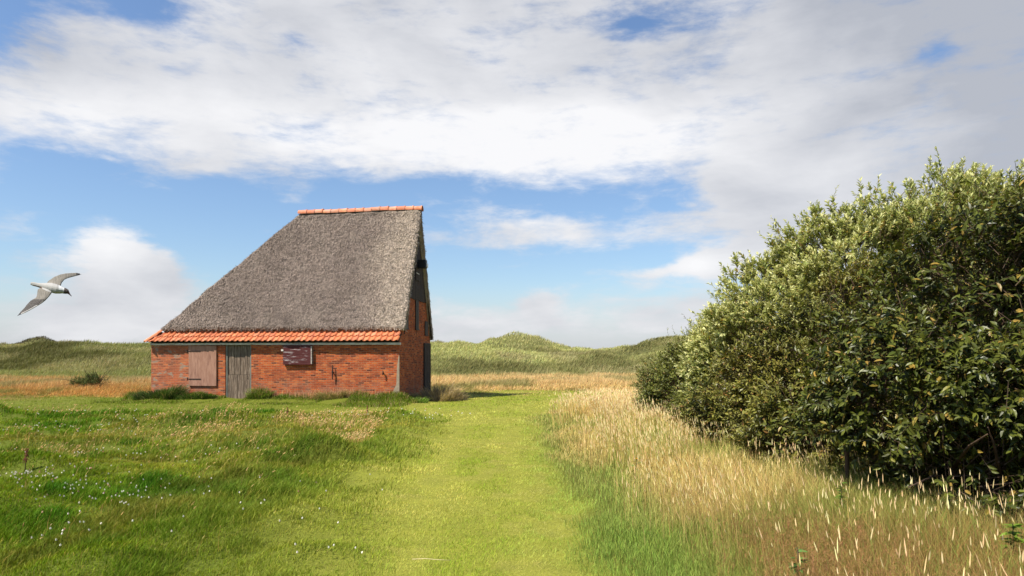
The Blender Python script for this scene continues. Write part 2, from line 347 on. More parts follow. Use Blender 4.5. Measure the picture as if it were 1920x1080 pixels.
# ------------------------------------------------------------------ simple solid builder for joinery
class MB:
    def __init__(s): s.v = []; s.f = []; s.c = []; s.uvs = []
    def quadbox(s, pts8):
        b = len(s.v); s.v += [tuple(p) for p in pts8]
        for f in ((0, 3, 2, 1), (4, 5, 6, 7), (0, 1, 5, 4), (1, 2, 6, 5), (2, 3, 7, 6), (3, 0, 4, 7)): s.f.append(tuple(b + i for i in f))
    def box(s, a, b_, fn=lambda x, y, z: (x, y, z)):
        (x0, y0, z0), (x1, y1, z1) = a, b_
        s.quadbox([fn(x0, y0, z0), fn(x1, y0, z0), fn(x1, y1, z0), fn(x0, y1, z0), fn(x0, y0, z1), fn(x1, y0, z1), fn(x1, y1, z1), fn(x0, y1, z1)])
    def prism(s, poly, ext):   # poly: list of 3D points, ext: vector
        b = len(s.v); n = len(poly); s.v += [tuple(p) for p in poly] + [tuple(Vector(p) + Vector(ext)) for p in poly]
        s.f.append(tuple(range(b, b + n))); s.f.append(tuple(range(b + 2 * n - 1, b + n - 1, -1)))
        for i in range(n): j = (i + 1) % n; s.f.append((b + i, b + n + i, b + n + j, b + j))
    def tube(s, pts, rad, n=6, cap=True):
        b = len(s.v); pts = [Vector(p) for p in pts]
        for k, p in enumerate(pts):
            d = (pts[min(k + 1, len(pts) - 1)] - pts[max(k - 1, 0)]).normalized()
            a = d.orthogonal().normalized(); c = d.cross(a); r = rad[k] if isinstance(rad, (list, tuple)) else rad
            for i in range(n):
                w = 2 * math.pi * i / n; s.v.append(tuple(p + a * math.cos(w) * r + c * math.sin(w) * r))
        for k in range(len(pts) - 1):
            for i in range(n): j = (i + 1) % n; s.f.append((b + k * n + i, b + k * n + j, b + (k + 1) * n + j, b + (k + 1) * n + i))
        if cap: s.f.append(tuple(range(b + n - 1, b - 1, -1))); s.f.append(tuple(range(b + (len(pts) - 1) * n, b + len(pts) * n)))
    def build(s, name, mat, parent=None, uvfn=None, colfn=None, bevel=0.0, smooth=False):
        me = bpy.data.meshes.new(name); me.from_pydata(s.v, [], s.f); me.update()
        bm = bmesh.new(); bm.from_mesh(me); bmesh.ops.recalc_face_normals(bm, faces=bm.faces)
        if bevel: bmesh.ops.bevel(bm, geom=bm.edges[:], offset=bevel, segments=1, affect='EDGES')
        bm.to_mesh(me); bm.free()
        if smooth: me.polygons.foreach_set('use_smooth', [True] * len(me.polygons))
        if uvfn:
            ul = me.uv_layers.new(name='UVMap')
            for p in me.polygons:
                for li in p.loop_indices: ul.data[li].uv = uvfn(me.vertices[me.loops[li].vertex_index].co, p.normal)
        if colfn:
            ca = me.color_attributes.new('Col', 'FLOAT_COLOR', 'POINT')
            for i, vv in enumerate(me.vertices): ca.data[i].color = (*colfn(vv.co), 1)
        me.materials.append(mat); return link(name, me, parent)

# ------------------------------------------------------------------ barn
def B(s, t, z): return (U[0] * s + V[0] * t, U[1] * s + V[1] * t, z)
def invB(co):
    det = U[0] * V[1] - U[1] * V[0]
    return (co[0] * V[1] - co[1] * V[0]) / det, (U[0] * co[1] - U[1] * co[0]) / det
def brick_uv(co, nrm):
    s, t = invB(co); return (s, co[2]) if abs(nrm[1]) > abs(nrm[0]) else (t + 0.11, co[2])
def build_barn():
    barn = empty('barn', (CX, CY, 0), 'old red brick sheep barn with steep thatched roof and tile skirt in the meadow', 'barn')
    LN, WD = 11.28, 5.9
    # walls
    def wall_strip(mb, s0, s1, t0, t1, z0, z1): mb.box((s0, t0, z0), (s1, t1, z1), B)
    w = MB(); D0, D1 = 6.56, 7.76
    wall_strip(w, 0, D0, 0, 0.24, -0.6, 2.12); wall_strip(w, D1, LN, 0, 0.24, -0.6, 2.12)
    w.build('front_wall', M_brick, barn, brick_uv)
    w = MB(); w.box((LN - 0.24, 0.243, -0.6), (LN, WD, 2.12), B); w.build('end_wall', M_brick, barn, brick_uv)
    w = MB(); w.box((0.243, WD - 0.24, -0.6), (LN - 0.243, WD - 0.003, 2.4), B); w.build('back_wall', M_brick, barn, brick_uv)
    g = MB()
    ZB = 4.20
    def roof_in(t_): return 2.46 + (t_ - 0.32) * 2.07 if t_ < 2.95 else 7.90 - (t_ - 2.95) * 1.93
    tl = 0.32 + (ZB - 2.46) / 2.07; tr_ = 2.95 + (7.90 - ZB) / 1.93
    g.prism([B(-0.003, *p) for p in ((0.002, -0.6), (0.002, 2.25), (0.32, 2.46), (tl, ZB), (tr_, ZB), (5.62, roof_in(5.62)), (WD, 2.3), (WD, -0.6))], Vector(B(0.24, 0, 0)))
    g.build('gable_wall', M_brick, barn, lambda co, n: (invB(co)[1], co[2]) if abs(n[0]) > 0.5 else (invB(co)[0], co[2]))
    # plank cladding of the upper gable
    p = MB(); n = 15; ts = np.linspace(tl - 0.10, tr_ + 0.10, n + 1)
    for i in range(n):
        a, b_ = ts[i] + 0.006, ts[i + 1] - 0.006; off = random.uniform(0, 0.012)
        zb = ZB - 0.08 + random.uniform(-0.02, 0.02)
        top = [(a, roof_in(a)), (b_, roof_in(b_))] if not (a < 2.95 < b_) else [(a, roof_in(a)), (2.95, roof_in(2.95)), (b_, roof_in(b_))]
        top = [(x, max(y_, zb + 0.02)) for x, y_ in top]
        poly = [(a, zb)] + top + [(b_, zb)]
        p.prism([B(-0.038 - off, *q) for q in poly], Vector(B(0.032, 0, 0)))
    p.build('gable_boarding', M_tarwood, barn)
    # hatch in the boarding
    h = MB()
    for i in range(3): h.box((-0.075, 2.62 + i * 0.23, 5.0), (-0.053, 2.84 + i * 0.23, 6.9), B)
    hatch = h.build('hatch', M_tarwood, barn, bevel=0.004)
    for zz in (6.72, 5.30): h = MB(); h.box((-0.09, 2.66, zz), (-0.073, 3.20, zz + .04), B); h.build('strap_hinge', M_fascia, hatch)
    # gable openings
    def shutter(t0, t1, z0, z1, name='shutter', mat=M_shut):
        k = MB(); nn = max(2, int((t1 - t0) / 0.18)); ww = (t1 - t0) / nn
        for i in range(nn): k.box((-0.05 - 0.004 * (i % 2), t0 + i * ww + 0.003, z0), (-0.006, t0 + (i + 1) * ww - 0.003, z1), B)
        return k.build(name, mat, barn)
    for (a, b_, c, d) in ((0.78, 1.36, 2.78, 3.42), (2.72, 3.26, 2.82, 4.11), (4.62, 5.22, 2.62, 3.25)):
        f_ = shutter(a, b_, c, d); f_['label'] = 'dark shutter on the shaded gable end'
        k = MB(); k.box((-0.07, a - 0.04, c - 0.06), (-0.004, b_ + 0.04, c - 0.003), B); k.build('sill', M_shut, f_)
    dr = shutter(4.50, 5.66, -0.35, 2.10, 'door', M_tarwood); dr['label'] = 'dark plank door in the gable end'
    k = MB(); k.box((-0.065, 4.40, -0.4), (-0.004, 4.497, 2.2), B); k.box((-0.065, 4.497, 2.103), (-0.004, 5.66, 2.2), B); k.box((-0.065, 5.663, -0.4), (-0.004, 5.76, 2.2), B); k.build('frame', M_tarwood, dr)
    # lamp on the gable
    k = MB(); k.box((-0.47, 2.86, 5.56), (-0.10, 3.16, 5.94), B); k.box((-0.10, 2.96, 5.70), (-0.05, 3.06, 5.80), B)
    fl = k.build('floodlight', M_blackpaint, barn, bevel=0.015); fl['label'] = 'black box lamp fixed high on the gable boards'
    k = MB(); k.prism([B(-0.475, 2.90, 5.60), B(-0.475, 3.12, 5.60), B(-0.475, 3.12, 5.78), B(-0.475, 2.90, 5.78)], Vector(B(-0.05, 0, 0))); k.build('lamp_glass', M_glass, fl, bevel=0.01)
    # corner render and quoin
    k = MB(); k.prism([B(-0.001, -0.008, -0.3), B(0.55, -0.008, -0.3), B(0.42, -0.008, 0.02), B(0.25, -0.008, 0.18), B(0.13, -0.008, 0.42), B(0.09, -0.008, 1.25), B(0.03, -0.008, 1.6), B(-0.001, -0.008, 1.62)], Vector(B(0, 0.007, 0)))
    k.build('corner_render', M_plaster, barn)
    # timber wall plate / fascia
    k = MB(); k.box((-0.02, -0.07, 2.055), (5.6, 0.20, 2.15), B); k.box((5.61, -0.062, 2.06), (LN + 0.03, 0.20, 2.15), B); k.build('fascia', M_fascia, barn, bevel=0.006)
    k = MB(); k.box((0.0, -0.012, 2.153), (LN, 0.25, 2.27), B); k.build('wall_plate', M_tarwood, barn)
    # front door (recessed, ledged planks)
    k = MB(); xs = np.linspace(D0 + 0.075, D1 - 0.085, 8)
    for i in range(7):
        k.box((xs[i] + 0.006, 0.055 + 0.012 * (i % 2), -0.42 + 0.01 * (i % 3)), (xs[i + 1] - 0.006, 0.095, 0.79), B)
        k.box((xs[i] + 0.006, 0.058 + 0.012 * ((i + 1) % 2), 0.80), (xs[i + 1] - 0.006, 0.095, 2.04), B)
    d = k.build('door', M_greywood, barn); d['label'] = 'weathered grey plank door in two halves'
    k = MB(); k.box((D1 - 0.082, 0.03, -0.45), (D1 - 0.003, 0.14, 2.05), B); k.box((D0 + 0.003, 0.03, -0.45), (D0 + 0.07, 0.14, 2.05), B); k.build('frame', M_frame, d)
    k = MB(); k.box((D0 + 0.003, 0.145, -0.5), (D1 - 0.003, 0.2, 2.05), B); k.build('backing', M_shut, d)
    k = MB(); k.tube([B(D0 + 0.2, 0.05, 0.62), B(D0 + 0.2, 0.03, 0.64), B(D0 + 0.2, 0.03, 0.74), B(D0 + 0.2, 0.05, 0.76)], 0.01); k.build('handle', M_iron, d)
    # brown shutter
    S0, S1 = 8.15, 9.45
    k = MB()
    for i in range(3): k.box((S0 + (S1 - S0) / 3 * i + 0.0015, -0.062, 0.31), (S0 + (S1 - S0) / 3 * (i + 1) - 0.0015, -0.01, 2.03), B)
    sh = k.build('shutter', M_brown, barn); sh['label'] = 'large plain brown shutter with two strap hinges'
    for z in (1.80, 0.60):
        k = MB(); k.box((S1 - 0.58, -0.075, z - 0.018), (S1 + 0.06, -0.064, z + 0.018), B); k.tube([B(S1 + 0.05, -0.07, z - 0.07), B(S1 + 0.05, -0.07, z + 0.06)], 0.022)
        for q in range(4): k.tube([B(S1 - 0.08 - q * 0.14, -0.073, z), B(S1 - 0.08 - q * 0.14, -0.084, z)], 0.02, 6)
        k.build('strap_hinge', M_iron, sh)
    # maroon shutter
    A0, A1 = 3.76, 5.06
    k = MB()
    for i in range(2): k.box((A0, -0.12, 1.23 + i * 0.41), (A1, -0.07, 1.637 + i * 0.405), B)
    sh = k.build('shutter', M_maroon, barn, bevel=0.006); sh['label'] = 'small maroon shutter with flaking paint'
    k = MB(); k.box((A1 - 0.02, -0.135, 1.80), (A1 + 0.08, -0.02, 1.88), B); k.build('hinge_block', M_fascia, sh)
    for aa in (A0, A1 - 0.06): k = MB(); k.box((aa, -0.069, 1.25), (aa + 0.06, -0.01, 2.03), B); k.build('batten', M_fascia, sh)
    k = MB(); k.box((A0 + 0.02, -0.125, 2.02 - 0.75), (A0 + 0.05, -0.122, 2.0), B); k.build('edge_strip', M_fascia, sh)
    # iron wall anchors
    for (s, z0, z1) in ((2.87, 0.62, 1.22), (0.68, 0.80, 1.00)):
        k = MB(); k.tube([B(s, -0.10, z0), B(s - 0.01, -0.11, (z0 + z1) / 2), B(s, -0.09, z1)], [0.022, 0.032, 0.014], 6)
        k.tube([B(s, 0.0, (z0 + z1) / 2), B(s, -0.13, (z0 + z1) / 2)], 0.025, 6); k.build('wall_anchor', M_iron, barn)
    # ---- pantile skirt
    def tiles(name, o_, along, down, rows, width=0.25, pitch=0.36, cap=None):
        vs, fs, cs = [], [], []
        o_ = Vector(o_); along = Vector(along).normalized(); down = Vector(down).normalized(); up = along.cross(down).normalized()
        if up.z < 0: up = -up
        prof = [(0.0, 0.0), (0.12, 0.038), (0.25, 0.055), (0.38, 0.045), (0.52, 0.018), (0.66, 0.0), (0.82, -0.006), (1.0, 0.0), (1.12, 0.03)]
        for (r_, s0, s1, dn, hh) in rows:
            nt = int(round((s1 - s0) / width))
            for i in range(nt):
                jz = random.uniform(-0.006, 0.006); jd = random.uniform(-0.012, 0.012); base = Vector(o_)
                tint = random.uniform(0.8, 1.15); cc = random.choice([(0.55, 0.155, 0.055), (0.60, 0.20, 0.085), (0.50, 0.13, 0.05), (0.58, 0.22, 0.11), (0.44, 0.13, 0.065)])
                b0 = len(vs)
                for (q, lift) in ((dn, 0.0), (dn + pitch * hh * 0.5, 0.014), (dn + pitch * hh + 0.03, 0.034)):
                    for (a_, h_) in prof:
                        vs.append(base + along * (s0 + (i + a_) * width) + down * (q + jd) + up * (h_ + lift + jz)); cs.append(tuple(x * tint for x in cc))
                for a_, h_ in prof:   # thickness at the lower end
                    vs.append(base + along * (s0 + (i + a_) * width) + down * (dn + pitch * hh + 0.03 + jd) + up * (h_ + 0.034 + jz - 0.022)); cs.append(tuple(x * tint * 0.8 for x in cc))
                m_ = len(prof)
                for r2 in range(3):
                    for q in range(m_ - 1): fs.append((b0 + r2 * m_ + q, b0 + r2 * m_ + q + 1, b0 + (r2 + 1) * m_ + q + 1, b0 + (r2 + 1) * m_ + q))
        if cap:
            for (p0, p1, rr, nn) in cap:
                p0 = Vector(p0); p1 = Vector(p1); dd = (p1 - p0); side = Vector((0, 0, 1)).cross(dd).normalized(); upv = dd.normalized().cross(side)
                if upv.z < 0: upv = -upv
                for i in range(nn):
                    tint = random.uniform(0.85, 1.1); b0 = len(vs)
                    for (f_, r2) in ((i / nn, rr * 1.0), ((i + 1.06) / nn, rr * 0.9)):
                        for w_ in range(7):
                            an = math.pi * w_ / 6; vs.append(p0 + dd * f_ + side * math.cos(an) * r2 + upv * (math.sin(an) * r2 * 0.8)); cs.append(tuple(x * tint for x in (0.70, 0.25, 0.115)))
                    for w_ in range(6): fs.append((b0 + w_, b0 + w_ + 1, b0 + 8 + w_, b0 + 7 + w_))
        me = mesh_np(name, [tuple(v_) for v_ in vs], fs, None, np.array(cs), [M_tile], smooth=True)
        bm = bmesh.new(); bm.from_mesh(me); bmesh.ops.recalc_face_normals(bm, faces=bm.faces); bm.to_mesh(me); bm.free()
        return link(name, me, barn)
    dn_f = Vector(B(0, -0.70, -0.50)); org = Vector(B(0, 0.45, 2.70))
    tiles('tile_skirt', org, Vector(B(1, 0, 0)), dn_f, [(0, -0.02, 10.73, 0.0, 0.42), (1, 0.0, 10.98, 0.15, 0.95), (2, -0.02, 11.23, 0.49, 0.93)],
          cap=[(B(LN + 0.12, -0.27, 2.19), B(LN - 0.42, 0.40, 2.80), 0.10, 3)])
    sk = MB(); sk.prism([B(0, 0.45, 2.63), B(0, -0.16, 2.19), B(0, 0.2, 2.19)], Vector(B(LN, 0, 0))); sk.build('skirt_batten', M_tarwood, barn)
    tiles('end_tile_skirt', Vector(B(LN - 0.45, 0, 2.70)), Vector(B(0, 1, 0)), Vector(B(0.70, 0, -0.50)), [(1, 0.2, 5.9, 0.15, 0.95), (2, -0.1, 6.0, 0.49, 0.93)])
    # ---- thatch
    bm = bmesh.new()
    pt = lambda s, t_, z: bm.verts.new(B(s, t_, z))
    A0_ = pt(-0.18, 0.17, 2.74); A1_ = pt(10.98, 0.17, 2.78); B1_ = pt(10.98, 6.12, 2.55); B0_ = pt(-0.18, 6.12, 2.45); R0_ = pt(-0.22, 2.95, 8.38); R1_ = pt(5.45, 2.95, 8.36)
    bm.faces.new((A0_, A1_, R1_, R0_)); bm.faces.new((B0_, R0_, R1_, B1_)); bm.faces.new((A1_, B1_, R1_))
    bmesh.ops.subdivide_edges(bm, edges=bm.edges[:], cuts=69, use_grid_fill=True)
    bmesh.ops.recalc_face_normals(bm, faces=bm.faces)
    if sum(f.normal.z for f in bm.faces) < 0: bmesh.ops.reverse_faces(bm, faces=bm.faces)
    me = bpy.data.meshes.new('tmp'); bm.to_mesh(me); bm.free()
    ob = bpy.data.objects.new('tmp', me); COL.objects.link(ob)
    so = ob.modifiers.new('s', 'SOLIDIFY'); so.thickness = 0.30; so.offset = -1
    sm = ob.modifiers.new('m', 'SMOOTH'); sm.factor = 0.5; sm.iterations = 3
    dg = bpy.context.evaluated_depsgraph_get(); dg.update()
    ev = bpy.data.meshes.new_from_object(ob.evaluated_get(dg)); bpy.data.objects.remove(ob)
    nv = len(ev.vertices); co = np.zeros(nv * 3, np.float32); ev.vertices.foreach_get('co', co); co = co.reshape(-1, 3)
    no = np.zeros(nv * 3, np.float32); ev.vertices.foreach_get('normal', no); no = no.reshape(-1, 3)
    tcx = co[:, 0] + co[:, 1] * 0.3; tcz = co[:, 2] + co[:, 1] * 0.7
    dsp = (fbm(tcx * 1.0, tcz * 1.0, 5, 3) - 0.5) * 0.10 + (fbm(tcx * 6, tcz * 5, 9, 3) - 0.5) * 0.07
    co = co + no * dsp[:, None]
    # faces by size
    polys = [list(p.vertices) for p in ev.polygons]
    q = np.array([p for p in polys if len(p) == 4]); tr = np.array([p for p in polys if len(p) == 3]).reshape(-1, 3)
    def th_col(P_):
        s = (P_[:, 0] * V[1] - P_[:, 1] * V[0]) / (U[0] * V[1] - U[1] * V[0])
        k = fbm(P_[:, 0] * 0.8, P_[:, 2] * 0.8 + P_[:, 1] * 0.4, 15, 4)
        c = np.array([0.335, 0.262, 0.215])[None] * (0.75 + 0.5 * k)[:, None]
        edge = sstep(2.6, 0.2, s + (k - 0.5) * 1.8)[:, None] * 0.75
        return c * (1 - edge) + np.array([0.68, 0.55, 0.42]) * edge
    cs = th_col(co)
    # straws over the outer surface
    me0 = ev; me0.calc_loop_triangles(); nt = len(me0.loop_triangles); ti = np.zeros(nt * 3, np.int32); me0.loop_triangles.foreach_get('vertices', ti); ti = ti.reshape(-1, 3)
    a, b_, c_ = co[ti[:, 0]], co[ti[:, 1]], co[ti[:, 2]]; nr_ = np.cross(b_ - a, c_ - a); ar = np.linalg.norm(nr_, axis=1); nn_ = nr_ / np.maximum(ar, 1e-9)[:, None]
    wgt = ar * ((nn_[:, 2] > -0.35)) * np.where(nn_[:, 1] < 0.3, 1, 0.35)
    N = 95000; idx = rng.choice(nt, N, p=wgt / wgt.sum()); r1, r2 = rng.random(N), rng.random(N); fl = r1 + r2 > 1; r1[fl] = 1 - r1[fl]; r2[fl] = 1 - r2[fl]
    P_ = a[idx] + (b_ - a)[idx] * r1[:, None] + (c_ - a)[idx] * r2[:, None]; Nn = nn_[idx]
    down = np.array([0, 0, -1.0]) - Nn * (-Nn[:, 2])[:, None]; down /= np.maximum(np.linalg.norm(down, axis=1), 0.05)[:, None]
    side = np.cross(Nn, down)
    an = rng.normal(0, 0.42, N); dr_ = down * np.cos(an)[:, None] + side * np.sin(an)[:, None]; sd = np.cross(Nn, dr_)
    ln = rng.uniform(0.05, 0.13, N)[:, None]; wd = rng.uniform(0.006, 0.013, N)[:, None]; lf = rng.uniform(0.012, 0.05, N)[:, None]
    v0 = P_ - sd * wd - Nn * 0.01; v1 = P_ + sd * wd - Nn * 0.01; v2 = P_ + dr_ * ln + Nn * lf + sd * wd * 0.6; v3 = P_ + dr_ * ln + Nn * lf - sd * wd * 0.6
    sv = np.stack([v0, v1, v2, v3], 1).reshape(-1, 3); sc_ = np.repeat(th_col(P_) * rng.uniform(0.35, 1.75, N)[:, None], 4, 0)
    sq = nv + np.arange(N * 4).reshape(-1, 4)
    me = mesh_np('thatch', np.vstack([co, sv]), np.vstack([q, sq]), tr if len(tr) else None, np.vstack([cs, sc_]), [M_thatch])
    link('thatch_roof', me, barn)
    # ---- ridge tiles
    vs, fs, cc = [], [], []; n = 15
    for i in range(n):
        s0 = -0.30 + i * (5.92 / n); s1 = s0 + 5.92 / n + 0.04; jz = random.uniform(-0.012, 0.012); tint = random.uniform(0.85, 1.12)
        col = random.choice([(0.58, 0.22, 0.13), (0.62, 0.28, 0.17), (0.52, 0.19, 0.11), (0.50, 0.26, 0.17)])
        b0 = len(vs)
        for (s, r_) in ((s0, 0.19), (s0 + 0.06, 0.19), (s0 + 0.065, 0.172), (s1, 0.165)):
            for w_ in range(9):
                an = math.pi * (w_ / 8) * 1.1 - 0.05 * math.pi
                vs.append(B(s, 2.95 + math.cos(an) * r_ * 1.15, 8.22 + jz + math.sin(an) * r_ + 0.012 * math.sin(s * 1.3))); cc.append(tuple(x * tint for x in col))
        for r_ in range(3):
            for w_ in range(8): fs.append((b0 + r_ * 9 + w_, b0 + r_ * 9 + w_ + 1, b0 + (r_ + 1) * 9 + w_ + 1, b0 + (r_ + 1) * 9 + w_))
    me = mesh_np('ridge_tiles', vs, fs, None, np.array(cc), [M_tile]); bm = bmesh.new(); bm.from_mesh(me); bmesh.ops.recalc_face_normals(bm, faces=bm.faces); bm.to_mesh(me); bm.free()
    rt = link('ridge_tiles', me, barn); so = rt.modifiers.new('s', 'SOLIDIFY'); so.thickness = 0.018
    # barge poles under the gable thatch
    for (t0, z0, t1, z1) in ((0.42, 2.50, 2.93, 7.86), (5.80, 2.38, 2.97, 7.86)):
        k = MB(); k.prism([B(-0.12, t0, z0), B(-0.12, t0, z0 + 0.14), B(-0.12, t1, z1 + 0.14), B(-0.12, t1, z1)], Vector(B(0.045, 0, 0))); k.build('bargeboard', M_tarwood, barn)
build_barn()

# ------------------------------------------------------------------ blades
def blades(P, H, Wd, lean, col, segs=2, tipcol=None, ang=None, curve=1.8):
    n = len(P); ang = rng.uniform(0, np.pi, n) if ang is None else ang
    wv = np.stack([np.cos(ang), np.sin(ang), np.zeros(n)], 1) * (Wd * 0.5)[:, None]
    vs = []; cs = []
    for k in range(segs + 1):
        f = k / segs; c = P.copy(); c[:, 0] += lean[:, 0] * f ** curve; c[:, 1] += lean[:, 1] * f ** curve
        c[:, 2] += H * f * (1 - 0.15 * f)
        cc = col if tipcol is None else col * (1 - f) + tipcol * f
        if k < segs:
            w = wv * (1 - 0.25 * f); vs += [c - w, c + w]; cs += [cc, cc]
        else: vs.append(c); cs.append(cc)
    m = 2 * segs + 1; vs = np.stack(vs, 1).reshape(-1, 3); cs = np.stack(cs, 1).reshape(-1, 3)
    b = np.arange(n)[:, None] * m; q = [b + np.array([[2 * k, 2 * k + 1, 2 * k + 3, 2 * k + 2]]) for k in range(segs - 1)]
    q = np.concatenate(q) if q else np.zeros((0, 4), int); t_ = b + np.array([[2 * segs - 2, 2 * segs - 1, 2 * segs]])
    return vs, q, t_, cs
def heads(P, D, ln, rad, col):
    n = len(P); D = D / np.linalg.norm(D, axis=1)[:, None]
    a = np.cross(D, np.tile([0.3, 1, 0.1], (n, 1))); a /= np.linalg.norm(a, axis=1)[:, None]; b = np.cross(D, a)
    vs = [P]; 
    for f, r in ((0.22, 1.0), (0.7, 0.75)):
        for k in range(3):
            w = 2 * np.pi * k / 3; vs.append(P + D * (ln * f)[:, None] + (a * np.cos(w) + b * np.sin(w)) * (rad * r)[:, None])
    vs.append(P + D * ln[:, None]); vs = np.stack(vs, 1).reshape(-1, 3)
    o = np.arange(n)[:, None] * 8; t_ = []; q = []
    for k in range(3):
        j = (k + 1) % 3; t_.append(o + np.array([[0, 1 + j, 1 + k]])); q.append(o + np.array([[1 + k, 1 + j, 4 + j, 4 + k]])); t_.append(o + np.array([[7, 4 + k, 4 + j]]))
    return vs, np.concatenate(q), np.concatenate(t_), np.repeat(col, 8, 0)
def merge(parts):
    V_, Q, T, C = [], [], [], []; o = 0
    for v, q, t_, c in parts: V_.append(v); Q.append(q + o); T.append(t_ + o); C.append(c); o += len(v)
    return np.vstack(V_), np.vstack(Q), np.vstack(T), np.vstack(C)
def stuff(name, parts, mat, label=None, cat=None):
    v, q, t_, c = merge(parts); me = mesh_np(name, v, q, t_, c, [mat]); o = link(name, me)
    return tag(o, label, cat, None, 'stuff')
def frustum(n, d0, d1, p=1.5, mx=0.82, x0=None, x1=None):
    g = np.linspace(d0, d1, 400); pdf = g ** (1 - p); cdf = np.cumsum(pdf); cdf /= cdf[-1]
    d = np.interp(rng.random(n), cdf, g) ; x = rng.uniform(-1, 1, n) * (mx * d + 0.6)
    return x, d
def keep(x, y, prob): k = (rng.random(len(x)) < prob) & ~bar(x, y); return x[k], y[k]
def ground_pts(x, y, dz=-0.01): return np.stack([x, y, height(x, y) + dz], 1)
def vary(c, n, amt=0.25, hue=0.12):
    c = np.array(c)[None] * rng.uniform(1 - 1.3 * amt, 1 + 1.3 * amt, (n, 1)); c = c * rng.uniform(1 - hue, 1 + hue, (n, 3)); return np.clip(c, 0.002, 0.95)
def lerp(a, b, f): return a * (1 - f[:, None]) + b * f[:, None]

def build_lawn():
    parts = []
    for (n, d0, d1, p) in ((420000, 4.6, 15, 1.6), (230000, 15, 40, 1.6)):
        x, y = frustum(n, d0, d1, p)
        zp = np.maximum(zone_path(x, y) * (y < 24), zone_lawn(x, y))
        x, y = keep(x, y, zp); n = len(x)
        k = fbm(x * 0.55, y * 0.4, 51, 4); k2 = fbm(x * 2.5, y * 2.0, 52, 3)
        wear = (gauss(x - 0.25 * np.sin(y * 0.25), 0, -1.25, 0, 0.24, 1) + gauss(x - 0.25 * np.sin(y * 0.25), 0, 0.0, 0, 0.24, 1)) * (y < 24) * sstep(0.35, 0.6, fbm(x * 1.2, y * 0.5, 55, 3)); bare = sstep(0.60, 0.70, fbm(x * 2.2, y * 1.6, 57, 3))
        dry = np.clip(sstep(0.42, 0.62, k) * 0.65 + rng.random(n) * 0.3 + 0.45 * wear + 0.35 * bare, 0, 1)
        c = lerp(vary((0.235, 0.33, 0.020), n, .4), vary((0.62, 0.54, 0.14), n, .35), dry * 0.9)
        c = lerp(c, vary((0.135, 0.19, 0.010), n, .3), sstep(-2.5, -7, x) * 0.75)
        blue = sstep(-0.1, 0.8, x + (k2 - .5)) * (y < 20); c = lerp(c, vary((0.33, 0.42, 0.09), n), blue * 0.6)
        c *= (0.74 + 0.52 * k2)[:, None]; c = lerp(c, vary((0.42, 0.33, 0.13), n), 0.5 * bare)
        H = rng.uniform(0.018, 0.05, n) * (0.65 + 0.8 * k2) * (1 - 0.4 * np.clip(wear + bare, 0, 1)) * (1 + 0.02 * y); Wd = np.maximum(0.0028, y * 0.00075) * rng.uniform(0.7, 1.4, n)
        ln = rng.normal(0, 0.020, (n, 2)) * (1 + 0.015 * y)[:, None]; ln[:, 0] += 0.008
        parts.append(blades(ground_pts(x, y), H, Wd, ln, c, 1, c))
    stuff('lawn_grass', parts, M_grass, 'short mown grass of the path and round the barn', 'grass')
build_lawn()

